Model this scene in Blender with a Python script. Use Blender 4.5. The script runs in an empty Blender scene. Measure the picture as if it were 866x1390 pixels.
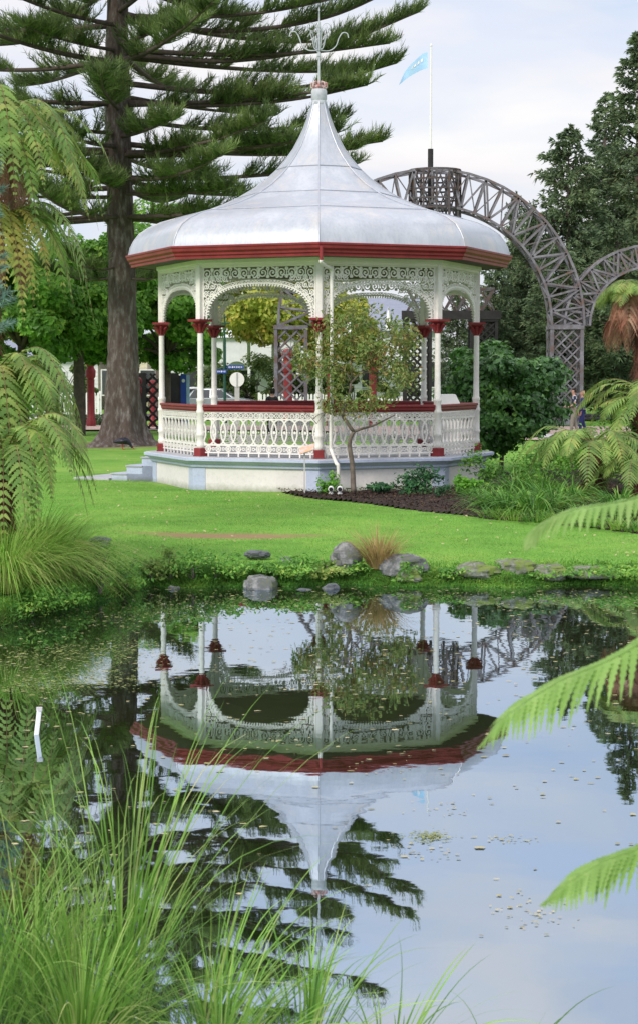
import bpy, math, random
import numpy as np
from mathutils import Vector, Matrix
PI = math.pi
rng = np.random.default_rng(7)
random.seed(7)
scene = bpy.context.scene
COL = scene.collection

# ------------------------------------------------------------------ camera geometry
F = 2438.0; CXP = 433.0; CYP = 695.0; HC = 2.7
PIT = math.atan(190.0 / F)
def ray(px, py):
    x = (px - CXP) / F; y = (CYP - py) / F
    c, s = math.cos(PIT), math.sin(PIT)
    return Vector((x, c + y * s, -s + y * c))
def at(px, py, Y):
    d = ray(px, py); k = Y / d.y
    return Vector((d.x * k, Y, HC + d.z * k))
def gp(px, py, z=0.3):
    d = ray(px, py); k = (z - HC) / d.z
    return Vector((d.x * k, d.y * k, z))

# ------------------------------------------------------------------ pond and ground height
def sstep(a, b, x):
    t = np.clip((x - a) / (b - a), 0, 1); return t * t * (3 - 2 * t)
def far_edge(x):
    x = np.asarray(x, float)
    return 22.55 + 0.12 * np.sin(x * 1.9 + 1) + 0.08 * np.sin(x * 4.3) - 1.9 * sstep(-2.0, -2.75, x) - 3.6 * sstep(-2.6, -4.2, x)
def near_edge(x):
    x = np.asarray(x, float)
    return 6.1 + 0.75 * sstep(0.3, -0.6, x) + 0.08 * np.sin(x * 3)
def pond_d(x, y):
    return np.minimum(np.minimum(far_edge(x) - y, y - near_edge(x)), 15 - np.abs(x))
def ground_h(x, y):
    x = np.asarray(x, float); y = np.asarray(y, float)
    d = pond_d(x, y)
    inside = -0.7 * sstep(0, 1.2, d) - 0.02
    out = 0.24 * sstep(-0.02, 0.45, -d) + 0.08 * sstep(0.5, 8, -d)
    out = np.where(y < 9, 0.03 * sstep(0, .3, -d) + 1.0 * sstep(7.2, 0, y), out)
    bump = 0.015 * np.sin(x * 1.3 + y * .7) + 0.012 * np.sin(x * .6 - y * 1.7)
    out = out + bump * sstep(0.3, 1.5, -d)
    return np.where(d > 0, inside, out)
def gh(x, y): return float(ground_h(x, y))

# ------------------------------------------------------------------ object helpers
def link(o, parent=None):
    COL.objects.link(o)
    if parent: o.parent = parent
    return o
def tag(o, label=None, cat=None, group=None, kind=None):
    if label: o['label'] = label
    if cat: o['category'] = cat
    if group: o['group'] = group
    if kind: o['kind'] = kind
    return o
def thing(name, label, cat, loc=(0, 0, 0), rz=0, group=None):
    o = bpy.data.objects.new(name, None); link(o)
    o.empty_display_size = .2
    o.location = loc; o.rotation_euler = (0, 0, rz)
    return tag(o, label, cat, group)
def copy_tree(o, parent=None):
    c = o.copy(); COL.objects.link(c)
    c.parent = parent
    for ch in [k for k in o.children]: copy_tree(ch, c)
    return c

class MB:
    """mesh builder"""
    def __init__(s): s.V = []; s.Fq = []; s.Ft = []; s.Fn = []; s.n = 0
    def add(s, V, Q=None, T=None, N=None):
        V = np.asarray(V, float).reshape(-1, 3)
        s.V.append(V)
        if Q is not None and len(Q): s.Fq.append(np.asarray(Q, np.int64).reshape(-1, 4) + s.n)
        if T is not None and len(T): s.Ft.append(np.asarray(T, np.int64).reshape(-1, 3) + s.n)
        if N is not None:
            for f in N: s.Fn.append([i + s.n for i in f])
        s.n += len(V); return s
    def box(s, c, d, rz=0, M_=None):
        x, y, z = [k / 2 for k in d]
        P = np.array([(a * x, b * y, e * z) for e in (-1, 1) for b in (-1, 1) for a in (-1, 1)])
        if M_ is not None: P = P @ np.array(M_)[:3, :3].T
        if rz: 
            cc, ss = math.cos(rz), math.sin(rz); P = P @ np.array([[cc, ss, 0], [-ss, cc, 0], [0, 0, 1]])
        P = P + np.array(c)
        return s.add(P, [(0, 2, 3, 1), (4, 5, 7, 6), (0, 1, 5, 4), (2, 6, 7, 3), (0, 4, 6, 2), (1, 3, 7, 5)])
    def bar(s, a, b, w, h=None):
        a = Vector(a); b = Vector(b); d = b - a; L = d.length
        if L < 1e-6: return s
        q = d.to_track_quat('Z', 'X').to_matrix()
        return s.box((a + b) / 2, (w, h or w, L), M_=q)
    def tube(s, pts, rad, n=8, cap=True):
        pts = [Vector(p) for p in pts]; m = len(pts)
        if not hasattr(rad, '__len__'): rad = [rad] * m
        V = []; up = Vector((0, 0, 1)); prev = None
        for i, p in enumerate(pts):
            t = (pts[min(i + 1, m - 1)] - pts[max(i - 1, 0)])
            if t.length < 1e-9: t = Vector((0, 0, 1))
            t.normalize()
            if prev is None:
                u = t.orthogonal().normalized()
            else:
                u = (prev - t * prev.dot(t))
                u = u.normalized() if u.length > 1e-6 else t.orthogonal().normalized()
            prev = u; v = t.cross(u)
            for k in range(n):
                a = 2 * PI * k / n
                V.append(p + (u * math.cos(a) + v * math.sin(a)) * rad[i])
        Q = [(i * n + k, i * n + (k + 1) % n, (i + 1) * n + (k + 1) % n, (i + 1) * n + k) for i in range(m - 1) for k in range(n)]
        N = [list(range(n))[::-1], [(m - 1) * n + k for k in range(n)]] if cap else None
        return s.add(V, Q, N=N)
    def lathe(s, prof, n=16, c=(0, 0, 0), rot=0, cap=True):
        V = []
        for r, z in prof:
            for k in range(n):
                a = 2 * PI * (k) / n + rot
                V.append((c[0] + r * math.cos(a), c[1] + r * math.sin(a), c[2] + z))
        m = len(prof)
        Q = [(i * n + k, i * n + (k + 1) % n, (i + 1) * n + (k + 1) % n, (i + 1) * n + k) for i in range(m - 1) for k in range(n)]
        N = [list(range(n))[::-1], [(m - 1) * n + k for k in range(n)]] if cap else None
        return s.add(V, Q, N=N)
    def prism(s, poly, y0, y1):
        """polygon in xz extruded along y"""
        n = len(poly)
        V = [(x, y0, z) for x, z in poly] + [(x, y1, z) for x, z in poly]
        return s.add(V, [(i, (i + 1) % n, n + (i + 1) % n, n + i) for i in range(n)], N=[list(range(n))[::-1], [n + k for k in range(n)]])
    def mesh(s, name, smooth=False):
        V = np.concatenate(s.V) if s.V else np.zeros((0, 3))
        q = np.concatenate(s.Fq) if s.Fq else np.zeros((0, 4), np.int64)
        t = np.concatenate(s.Ft) if s.Ft else np.zeros((0, 3), np.int64)
        lt = [4] * len(q) + [3] * len(t) + [len(f) for f in s.Fn]
        loops = np.concatenate([q.ravel(), t.ravel(), np.array([i for f in s.Fn for i in f], np.int64)]).astype(np.int32)
        me = bpy.data.meshes.new(name)
        me.vertices.add(len(V)); me.vertices.foreach_set('co', V.astype(np.float32).ravel())
        me.loops.add(len(loops)); me.loops.foreach_set('vertex_index', loops)
        lt = np.array(lt, np.int32); ls = np.concatenate([[0], np.cumsum(lt)[:-1]]).astype(np.int32)
        me.polygons.add(len(lt)); me.polygons.foreach_set('loop_start', ls); me.polygons.foreach_set('loop_total', lt)
        me.polygons.foreach_set('use_smooth', np.full(len(lt), smooth))
        me.update(calc_edges=True); me.validate()
        return me
    def build(s, name, mat_, parent=None, smooth=False, bevel=0, autosmooth=None):
        o = bpy.data.objects.new(name, s.mesh(name, smooth or autosmooth is not None))
        o.data.materials.append(mat_); link(o, parent)
        if autosmooth is not None:
            try: o.data.set_sharp_from_angle(angle=math.radians(autosmooth))
            except Exception: pass
        if bevel:
            b = o.modifiers.new('bevel', 'BEVEL'); b.width = bevel; b.segments = 2; b.limit_method = 'ANGLE'; b.angle_limit = math.radians(40)
        return o

# ------------------------------------------------------------------ materials
def nt(name):
    m = bpy.data.materials.new(name); m.use_nodes = True
    t = m.node_tree; t.nodes.clear(); return m, t, t.nodes, t.links
def ramp(N, stops):
    r = N.new('ShaderNodeValToRGB'); e = r.color_ramp.elements
    while len(e) > 1: e.remove(e[-1])
    e[0].position = stops[0][0]; e[0].color = (*stops[0][1], 1)
    for p, c in stops[1:]:
        k = e.new(p); k.color = (*c, 1)
    return r
def noise_node(N, L, vec, scale, detail=4, rough=.6, dist=0):
    n = N.new('ShaderNodeTexNoise'); n.inputs['Scale'].default_value = scale; n.inputs['Detail'].default_value = detail
    n.inputs['Roughness'].default_value = rough; n.inputs['Distortion'].default_value = dist
    if vec is not None: L.new(vec, n.inputs['Vector'])
    return n
def mat(name, c1, c2=None, scale=6, rough=.6, bump=.0, bscale=None, metal=0, spec=.4, stretch=(1, 1, 1), c3=None, lo=.35, hi=.65, fine=0, zdirt=None):
    m, t, N, L = nt(name)
    out = N.new('ShaderNodeOutputMaterial'); b = N.new('ShaderNodeBsdfPrincipled')
    L.new(b.outputs[0], out.inputs[0])
    b.inputs['Roughness'].default_value = rough; b.inputs['Metallic'].default_value = metal
    b.inputs['Specular IOR Level'].default_value = spec
    tc = N.new('ShaderNodeTexCoord'); mp = N.new('ShaderNodeMapping'); mp.inputs['Scale'].default_value = stretch
    L.new(tc.outputs['Object'], mp.inputs['Vector']); v = mp.outputs[0]
    c2 = c2 or tuple(k * .8 for k in c1)
    n = noise_node(N, L, v, scale, 6, .65)
    st = [(lo, c1), (hi, c2)] if not c3 else [(lo, c1), ((lo + hi) / 2, c2), (hi, c3)]
    r = ramp(N, st); L.new(n.outputs['Fac'], r.inputs['Fac']); cur = r.outputs[0]
    if fine:    # fine weathering specks and streaks
        nf = noise_node(N, L, v, scale * 11, 6, .75); rf = ramp(N, [(.32, (1 - fine,) * 3), (.52, (1, 1, 1))]); L.new(nf.outputs['Fac'], rf.inputs['Fac'])
        mf = N.new('ShaderNodeMix'); mf.data_type = 'RGBA'; mf.blend_type = 'MULTIPLY'; mf.inputs[0].default_value = 1; L.new(cur, mf.inputs[6]); L.new(rf.outputs[0], mf.inputs[7]); cur = mf.outputs[2]
    if zdirt:   # splash dirt low down
        sz_ = N.new('ShaderNodeSeparateXYZ'); L.new(tc.outputs['Object'], sz_.inputs[0]); nd = noise_node(N, L, tc.outputs['Object'], 7, 5, .7)
        ma = N.new('ShaderNodeMath'); ma.operation = 'MULTIPLY_ADD'; ma.inputs[1].default_value = (zdirt[1] - zdirt[0]) * 1.2; L.new(nd.outputs['Fac'], ma.inputs[0]); L.new(sz_.outputs['Z'], ma.inputs[2])
        mr_ = N.new('ShaderNodeMapRange'); mr_.inputs['From Min'].default_value = zdirt[0] + (zdirt[1] - zdirt[0]) * .6; mr_.inputs['From Max'].default_value = zdirt[1] + (zdirt[1] - zdirt[0]) * .6
        L.new(ma.outputs[0], mr_.inputs['Value']); mz = N.new('ShaderNodeMix'); mz.data_type = 'RGBA'; L.new(mr_.outputs[0], mz.inputs[0]); mz.inputs[6].default_value = (*zdirt[2], 1); L.new(cur, mz.inputs[7]); cur = mz.outputs[2]
    L.new(cur, b.inputs['Base Color'])
    if bump:
        n2 = noise_node(N, L, v, bscale or scale * 4, 5, .6)
        bp = N.new('ShaderNodeBump'); bp.inputs['Strength'].default_value = bump; bp.inputs['Distance'].default_value = .02
        L.new(n2.outputs['Fac'], bp.inputs['Height']); L.new(bp.outputs[0], b.inputs['Normal'])
    return m
GAIN = {'fern green': 1.6, 'sedge blades': 1.6, 'dark conifer': 3.3, 'pine needles': 2.35, 'lawn blades': 1.4, 'bark chips': 1, 'fallen leaves on water': 1.2, 'fern light': 1.0, 'glossy bush leaves': 2.1, 'green maple leaves': 1.6, 'yellow green leaves': 1.3, 'hedge leaves': 1.9, 'bank groundcover': 1.5, 'gold tussock': 1.25, 'duckweed': 1.2}
def leafmat(name, cols, clump=1.2, dark=.55, trans=.3, rough=.5, spec=.35, cl2=1.0):
    gain = GAIN.get(name, 1.35); cols = [tuple(min(.72, k * gain) for k in c) for c in cols]
    """cols: ramp colours sampled per leaf; clump noise darkens/brightens whole boughs"""
    m, t, N, L = nt(name)
    out = N.new('ShaderNodeOutputMaterial'); b = N.new('ShaderNodeBsdfPrincipled'); tr = N.new('ShaderNodeBsdfTranslucent'); mx = N.new('ShaderNodeMixShader')
    b.inputs['Roughness'].default_value = rough; b.inputs['Specular IOR Level'].default_value = spec
    g = N.new('ShaderNodeNewGeometry'); tc = N.new('ShaderNodeTexCoord')
    n = noise_node(N, L, tc.outputs['Object'], clump, 3, .6)
    a = N.new('ShaderNodeMath'); a.operation = 'MULTIPLY_ADD'; a.inputs[1].default_value = .6; L.new(g.outputs['Random Per Island'], a.inputs[0])
    s2 = N.new('ShaderNodeMath'); s2.operation = 'MULTIPLY_ADD'; s2.inputs[1].default_value = 1.6; s2.inputs[2].default_value = -.6
    L.new(n.outputs['Fac'], s2.inputs[0]); L.new(s2.outputs[0], a.inputs[2])
    k = len(cols); r = ramp(N, [(i / max(k - 1, 1), c) for i, c in enumerate(cols)]); L.new(a.outputs[0], r.inputs['Fac'])
    n3 = noise_node(N, L, tc.outputs['Object'], clump * 2.3, 2, .5)
    r3 = ramp(N, [(.35, (dark,) * 3), (.62, (cl2,) * 3)]); L.new(n3.outputs['Fac'], r3.inputs['Fac'])
    mm = N.new('ShaderNodeMix'); mm.data_type = 'RGBA'; mm.blend_type = 'MULTIPLY'; mm.inputs[0].default_value = 1
    L.new(r.outputs[0], mm.inputs[6]); L.new(r3.outputs[0], mm.inputs[7])
    L.new(mm.outputs[2], b.inputs['Base Color']); L.new(mm.outputs[2], tr.inputs['Color'])
    mx.inputs[0].default_value = trans
    L.new(b.outputs[0], mx.inputs[1]); L.new(tr.outputs[0], mx.inputs[2]); L.new(mx.outputs[0], out.inputs[0])
    return m

M = {}
M['cream'] = mat('cream paint', (.80, .76, .69), (.72, .68, .61), 3, .45, .05, 30)
M['white_iron'] = mat('white painted iron', (.82, .78, .76), (.71, .675, .65), 5, .4, .08, 60, fine=.14)
M['plinth'] = mat('plinth render', (.76, .71, .72), (.68, .64, .65), 1.2, .7, .12, 25, fine=.12, zdirt=(.28, .46, (.30, .31, .24)))
M['blue'] = mat('pale blue paint', (.50, .55, .73), (.43, .48, .65), 2, .5, .08, 30, fine=.18, zdirt=(.28, .42, (.24, .28, .26)))
M['floor'] = mat('deck concrete', (.42, .43, .46), (.34, .35, .38), 2, .8, .1)
M['red'] = mat('dark red paint', (.27, .040, .045), (.19, .028, .032), 3, .45, .08, 30, spec=.2, fine=.25)
M['roof'] = mat('painted metal roof', (.47, .49, .55), (.39, .415, .48), 1.1, .36, .12, 26, spec=.5, stretch=(1.6, 1.6, .28), metal=.15, c3=(.49, .48, .49), lo=.36, hi=.66, fine=.13)
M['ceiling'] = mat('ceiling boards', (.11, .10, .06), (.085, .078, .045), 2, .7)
M['timber'] = mat('weathered grey timber', (.12, .115, .125), (.07, .062, .066), 3, .85, .2, c3=(.12, .07, .05))
M['timber_l'] = mat('pale weathered timber', (.25, .25, .285), (.14, .135, .155), 1.6, .85, .2, c3=(.15, .085, .06), hi=.7)
M['timber_d'] = mat('dark timber', (.035, .033, .035), (.02, .018, .02), 3, .8)
M['bark'] = mat('pine bark', (.19, .17, .165), (.085, .066, .058), 4.5, .95, 1.0, 14, c3=(.055, .036, .03), stretch=(1.6, 1.6, .55), lo=.32, hi=.68)
M['branch'] = mat('branch bark', (.12, .09, .075), (.06, .045, .04), 5, .9, .3)
M['twig'] = mat('grey brown stem', (.20, .165, .14), (.10, .08, .065), 8, .85, .3)
M['fibre'] = mat('fern trunk fibre', (.16, .065, .04), (.06, .028, .02), 10, .95, .8, 30, stretch=(1, 1, .3))
M['stalk'] = mat('fern stalk', (.20, .17, .06), (.14, .09, .04), 10, .7)
M['rock'] = mat('lichened rock', (.27, .27, .27), (.11, .115, .12), 7, .9, .6, 20, c3=(.12, .14, .06), lo=.35, hi=.7)
M['rock_g'] = mat('mossy rock', (.25, .26, .23), (.13, .14, .10), 7, .9, .6, 20, c3=(.14, .19, .04), lo=.35, hi=.58)
M['rock_d'] = mat('dark wet rock', (.13, .14, .16), (.07, .075, .085), 5, .6, .5, 20)
M['mulch'] = mat('bark mulch', (.045, .028, .022), (.018, .011, .009), 14, .95, .9, 40, c3=(.085, .05, .035), lo=.3, hi=.72)
M['chips'] = leafmat('bark chips', [(.03, .018, .014), (.06, .035, .025), (.13, .08, .05)], 2, .7, 0, .9)
M['path'] = mat('pinkish paving', (.44, .33, .29), (.36, .26, .23), 1.5, .85, .1)
M['pale'] = mat('pale paving', (.50, .49, .50), (.42, .41, .42), 1.5, .85, .1)
M['asphalt'] = mat('asphalt', (.06, .06, .062), (.045, .045, .047), 3, .9, .2)
M['wall_w'] = mat('white weatherboard', (.72, .73, .75), (.62, .63, .66), 2, .6)
M['wall_c'] = mat('cream weatherboard', (.66, .60, .46), (.58, .52, .40), 2, .6)
M['roof_b'] = mat('blue grey roof', (.22, .24, .32), (.18, .20, .27), 3, .6)
M['glass'] = mat('dark glass', (.03, .035, .04), (.05, .055, .06), 3, .08, spec=.8)
M['window_w'] = mat('white window frame', (.7, .7, .7), None, 3, .5)
M['flag'] = mat('light blue flag', (.42, .64, .86), (.34, .57, .82), 2, .7)
M['white'] = mat('plain white paint', (.82, .82, .82), (.76, .76, .77), 4, .4)
M['sblue'] = mat('sign blue', (.02, .07, .42), (.02, .06, .36), 4, .4)
M['green_p'] = mat('dark green pole', (.02, .085, .065), (.015, .07, .055), 4, .4)
M['silver'] = mat('silver car paint', (.42, .45, .48), (.36, .39, .43), 1, .25, metal=.5, spec=.6)
M['carwhite'] = mat('white car paint', (.7, .72, .74), (.66, .68, .70), 1, .25, spec=.6)
M['tyre'] = mat('tyre rubber', (.02, .02, .02), None, 5, .8)
M['black'] = mat('black cloth', (.014, .014, .018), (.02, .02, .025), 8, .8)
M['feather'] = mat('black feathers', (.012, .012, .022), (.02, .018, .035), 20, .45)
M['beak'] = mat('red beak', (.45, .05, .03), None, 5, .4)
M['skin'] = mat('skin', (.50, .28, .21), (.44, .24, .18), 6, .5)
M['navy'] = mat('navy cloth', (.02, .03, .12), (.03, .04, .16), 8, .8)
M['khaki'] = mat('khaki cloth', (.26, .23, .19), (.21, .19, .155), 8, .85)
M['hair_d'] = mat('dark hair', (.02, .015, .012), None, 20, .6)
M['hair_b'] = mat('blond hair', (.55, .42, .24), (.42, .30, .16), 20, .6)
M['orange'] = mat('orange printed panel', (.7, .34, .12), (.55, .5, .55), 9, .5)
M['soil'] = mat('bank soil', (.06, .045, .03), (.03, .022, .015), 6, .95, .6)
# shirt with pale flower print
def shirt_mat():
    m, t, N, L = nt('flower print shirt'); out = N.new('ShaderNodeOutputMaterial'); b = N.new('ShaderNodeBsdfPrincipled')
    L.new(b.outputs[0], out.inputs[0]); b.inputs['Roughness'].default_value = .8
    tc = N.new('ShaderNodeTexCoord'); v = N.new('ShaderNodeTexVoronoi'); v.inputs['Scale'].default_value = 6.5
    L.new(tc.outputs['Object'], v.inputs['Vector'])
    r = ramp(N, [(.36, (.62, .68, .75)), (.42, (.015, .02, .05))]); L.new(v.outputs['Distance'], r.inputs['Fac']); L.new(r.outputs[0], b.inputs['Base Color'])
    return m
M['shirt'] = shirt_mat()
# leaves
M['pine'] = leafmat('pine needles', [(.040, .060, .024), (.064, .096, .033), (.10, .138, .046), (.15, .18, .06)], .7, .5, .3, .6)
M['conif'] = leafmat('dark conifer', [(.026, .044, .026), (.042, .066, .036), (.065, .092, .044), (.10, .12, .055)], .30, .5, .25, .7)
M['maple'] = leafmat('green maple leaves', [(.06, .15, .025), (.10, .24, .035), (.16, .33, .045), (.27, .40, .06)], .55, .6, .45)
M['lime'] = leafmat('yellow green leaves', [(.20, .28, .05), (.32, .40, .06), (.45, .46, .08), (.52, .38, .08)], .5, .75, .45)
M['hedge'] = leafmat('hedge leaves', [(.05, .09, .025), (.09, .15, .035), (.18, .22, .05)], .8, .6, .3)
M['bush'] = leafmat('glossy bush leaves', [(.022, .062, .018), (.040, .105, .026), (.07, .17, .038), (.14, .26, .055)], 1.1, .6, .25, .32, .6)
M['sapling'] = leafmat('red tinged leaves', [(.08, .15, .04), (.15, .23, .06), (.23, .26, .08), (.33, .17, .08)], 2.2, .7, .35)
M['shrub'] = leafmat('shrub leaves', [(.015, .06, .025), (.03, .11, .04), (.07, .19, .05)], 3, .6, .25, .4)
M['bright'] = leafmat('bright leaves', [(.08, .24, .03), (.14, .36, .04), (.24, .42, .06)], 3, .7, .4)
M['lily'] = leafmat('strap leaves', [(.045, .13, .022), (.08, .22, .032), (.14, .32, .05), (.28, .34, .08)], 1.8, .5, .35)
M['sedge'] = leafmat('sedge blades', [(.07, .17, .03), (.12, .26, .04), (.19, .35, .06), (.27, .36, .10), (.50, .40, .20)], 1.0, .5, .4)
M['tuss'] = leafmat('tussock blades', [(.10, .24, .03), (.17, .34, .045), (.27, .42, .08), (.38, .33, .14)], 1.2, .7, .45)
M['gold'] = leafmat('gold tussock', [(.20, .20, .05), (.34, .26, .09), (.44, .28, .14), (.25, .28, .05)], 3, .7, .35)
M['fern'] = leafmat('fern green', [(.085, .16, .04), (.14, .24, .055), (.21, .31, .075), (.33, .34, .10)], 1.3, .55, .45)
M['fern_l'] = leafmat('fern light', [(.22, .38, .09), (.30, .48, .13), (.38, .54, .18)], 2, .85, .45)
M['fern_y'] = leafmat('fern yellowing', [(.20, .25, .05), (.32, .32, .07), (.42, .28, .08)], 2, .7, .4)
M['fern_b'] = leafmat('fern dead brown', [(.18, .07, .045), (.32, .15, .10), (.44, .28, .20)], 2, .6, .3)
M['spruce'] = leafmat('blue green needles', [(.10, .19, .15), (.17, .28, .22)], 3, .8, .2)
M['cover'] = leafmat('bank groundcover', [(.05, .14, .025), (.08, .22, .035), (.15, .32, .05), (.25, .33, .06)], 1.6, .6, .35)
M['lawn_b'] = leafmat('lawn blades', [(.085, .23, .035), (.14, .32, .048), (.23, .39, .085)], .9, .72, .3)
M['float'] = leafmat('fallen leaves on water', [(.16, .15, .05), (.30, .27, .11), (.42, .36, .20), (.20, .22, .05)], 3, .7, 0)
M['weed'] = leafmat('duckweed', [(.12, .15, .035), (.20, .23, .06), (.28, .28, .12)], 3, .8, 0)

def ground_mat():
    m, t, N, L = nt('ground'); out = N.new('ShaderNodeOutputMaterial'); b = N.new('ShaderNodeBsdfPrincipled'); L.new(b.outputs[0], out.inputs[0])
    b.inputs['Roughness'].default_value = .9; b.inputs['Specular IOR Level'].default_value = .1
    tc = N.new('ShaderNodeTexCoord'); v = tc.outputs['Object']
    n1 = noise_node(N, L, v, .35, 5, .6); n2 = noise_node(N, L, v, 22, 6, .75); n5 = noise_node(N, L, v, 1.6, 5, .7)
    r1 = ramp(N, [(.3, (.125, .275, .05)), (.5, (.165, .335, .06)), (.72, (.23, .37, .085))]); L.new(n1.outputs['Fac'], r1.inputs['Fac'])
    r2 = ramp(N, [(.3, (.55, .6, .5)), (.7, (1.25, 1.2, 1.1))]); L.new(n2.outputs['Fac'], r2.inputs['Fac'])
    mm = N.new('ShaderNodeMix'); mm.data_type = 'RGBA'; mm.blend_type = 'MULTIPLY'; mm.inputs[0].default_value = .7
    L.new(r1.outputs[0], mm.inputs[6]); L.new(r2.outputs[0], mm.inputs[7])
    r5 = ramp(N, [(.28, (.72, .74, .75)), (.5, (1.0, 1.0, 1.0)), (.72, (1.35, 1.05, 1.15))]); L.new(n5.outputs['Fac'], r5.inputs['Fac'])
    m5 = N.new('ShaderNodeMix'); m5.data_type = 'RGBA'; m5.blend_type = 'MULTIPLY'; m5.inputs[0].default_value = .8
    L.new(mm.outputs[2], m5.inputs[6]); L.new(r5.outputs[0], m5.inputs[7])
    cur = m5.outputs[2]
    def patch(cx, cy, rx, ry, col, soft=.35, gain=1.0):
        nonlocal cur
        mp = N.new('ShaderNodeMapping'); mp.vector_type = 'POINT'
        mp.inputs['Location'].default_value = (-cx / rx, -cy / ry, 0); mp.inputs['Scale'].default_value = (1 / rx, 1 / ry, 0)
        L.new(v, mp.inputs['Vector'])
        ln = N.new('ShaderNodeVectorMath'); ln.operation = 'LENGTH'; L.new(mp.outputs[0], ln.inputs[0])
        nn = noise_node(N, L, v, 2.2, 6, .75)
        ad = N.new('ShaderNodeMath'); ad.operation = 'MULTIPLY_ADD'; ad.inputs[1].default_value = 1.6; L.new(nn.outputs['Fac'], ad.inputs[0]); L.new(ln.outputs['Value'], ad.inputs[2])
        rr = N.new('ShaderNodeMapRange'); rr.inputs['From Min'].default_value = 1.8 - soft; rr.inputs['From Max'].default_value = 1.8 + soft
        rr.inputs['To Min'].default_value = gain; rr.inputs['To Max'].default_value = 0; L.new(ad.outputs[0], rr.inputs['Value'])
        mx = N.new('ShaderNodeMix'); mx.data_type = 'RGBA'; L.new(rr.outputs[0], mx.inputs[0]); L.new(cur, mx.inputs[6]); mx.inputs[7].default_value = (*col, 1)
        cur = mx.outputs[2]
    p = gp(318, 724, .3); patch(p.x - .1, p.y, 1.3, .36, (.26, .18, .10), .4, .95)
    p = gp(230, 690, .3); patch(p.x, p.y, .9, .4, (.22, .24, .06), .4, .4)
    p = gp(160, 604, .3); patch(p.x, p.y - .6, 2.6, 2.3, (.20, .14, .10), .4, .95)
    p = gp(420, 675, .3); patch(p.x, p.y, .5, .4, (.20, .16, .09), .3, .4)
    # pond bed and banks: darker soil where the sheet drops
    g = N.new('ShaderNodeSeparateXYZ'); L.new(v, g.inputs[0])
    rz = N.new('ShaderNodeMapRange'); rz.inputs['From Min'].default_value = .04; rz.inputs['From Max'].default_value = .22; L.new(g.outputs['Z'], rz.inputs['Value'])
    mx = N.new('ShaderNodeMix'); mx.data_type = 'RGBA'; L.new(rz.outputs[0], mx.inputs[0]); mx.inputs[6].default_value = (.035, .042, .014, 1); L.new(cur, mx.inputs[7])
    L.new(mx.outputs[2], b.inputs['Base Color'])
    bp = N.new('ShaderNodeBump'); bp.inputs['Strength'].default_value = .5; bp.inputs['Distance'].default_value = .03
    L.new(n2.outputs['Fac'], bp.inputs['Height']); L.new(bp.outputs[0], b.inputs['Normal'])
    return m
M['ground'] = ground_mat()

def water_mat():
    m, t, N, L = nt('pond water'); out = N.new('ShaderNodeOutputMaterial')
    d = N.new('ShaderNodeBsdfDiffuse'); g = N.new('ShaderNodeBsdfGlossy'); mx = N.new('ShaderNodeMixShader')
    g.inputs['Roughness'].default_value = .012; g.inputs['Color'].default_value = (.77, .88, 1.0, 1)
    tc = N.new('ShaderNodeTexCoord'); v = tc.outputs['Object']
    n0 = noise_node(N, L, v, .5, 3); r0 = ramp(N, [(.35, (.012, .015, .007)), (.7, (.026, .027, .011))]); L.new(n0.outputs['Fac'], r0.inputs['Fac']); L.new(r0.outputs[0], d.inputs['Color'])
    mp = N.new('ShaderNodeMapping'); mp.inputs['Scale'].default_value = (1, 1.0, 1); L.new(v, mp.inputs[0])
    n1 = noise_node(N, L, mp.outputs[0], 2.2, 2, .5); n2 = noise_node(N, L, mp.outputs[0], 9, 2, .5)
    ad = N.new('ShaderNodeMath'); ad.operation = 'MULTIPLY_ADD'; ad.inputs[1].default_value = .12; L.new(n2.outputs['Fac'], ad.inputs[0]); L.new(n1.outputs['Fac'], ad.inputs[2])
    bp = N.new('ShaderNodeBump'); bp.inputs['Strength'].default_value = .055; bp.inputs['Distance'].default_value = .012
    L.new(ad.outputs[0], bp.inputs['Height']); L.new(bp.outputs[0], g.inputs['Normal'])
    fr = N.new('ShaderNodeFresnel'); fr.inputs['IOR'].default_value = 1.33
    mr = N.new('ShaderNodeMapRange'); mr.inputs['From Min'].default_value = .0; mr.inputs['From Max'].default_value = .5
    mr.inputs['To Min'].default_value = .66; mr.inputs['To Max'].default_value = .74; L.new(fr.outputs[0], mr.inputs['Value'])
    L.new(mr.outputs[0], mx.inputs[0]); L.new(d.outputs[0], mx.inputs[1]); L.new(g.outputs[0], mx.inputs[2]); L.new(mx.outputs[0], out.inputs[0])
    return m
M['water'] = water_mat()

# ------------------------------------------------------------------ foliage helpers (vectorised)
def nrm(a): return a / np.maximum(np.linalg.norm(a, axis=-1, keepdims=True), 1e-9)
def rdir(n, r=rng): return nrm(r.normal(size=(n, 3)))
def leaves(mb, pos, size, normal=None, asp=.5, jit=.8, r=rng, droop=0.0, fold=.12):
    """one rhombic leaf per point"""
    n = len(pos); size = np.broadcast_to(np.asarray(size, float), (n,)) * r.uniform(.7, 1.25, n)
    nn = rdir(n, r) if normal is None else nrm(normal + rdir(n, r) * jit)
    a = nrm(np.cross(nn, rdir(n, r))); a[:, 2] -= droop; a = nrm(a)
    b = nrm(np.cross(nn, a)); nn = np.cross(a, b)
    s = size[:, None]
    V = np.stack([pos - a * s * .5, pos + b * s * asp * .5 + nn * s * fold, pos + a * s * .5, pos - b * s * asp * .5 + nn * s * fold], 1).reshape(-1, 3)
    mb.add(V, np.arange(4 * n).reshape(n, 4)); return mb
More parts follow.
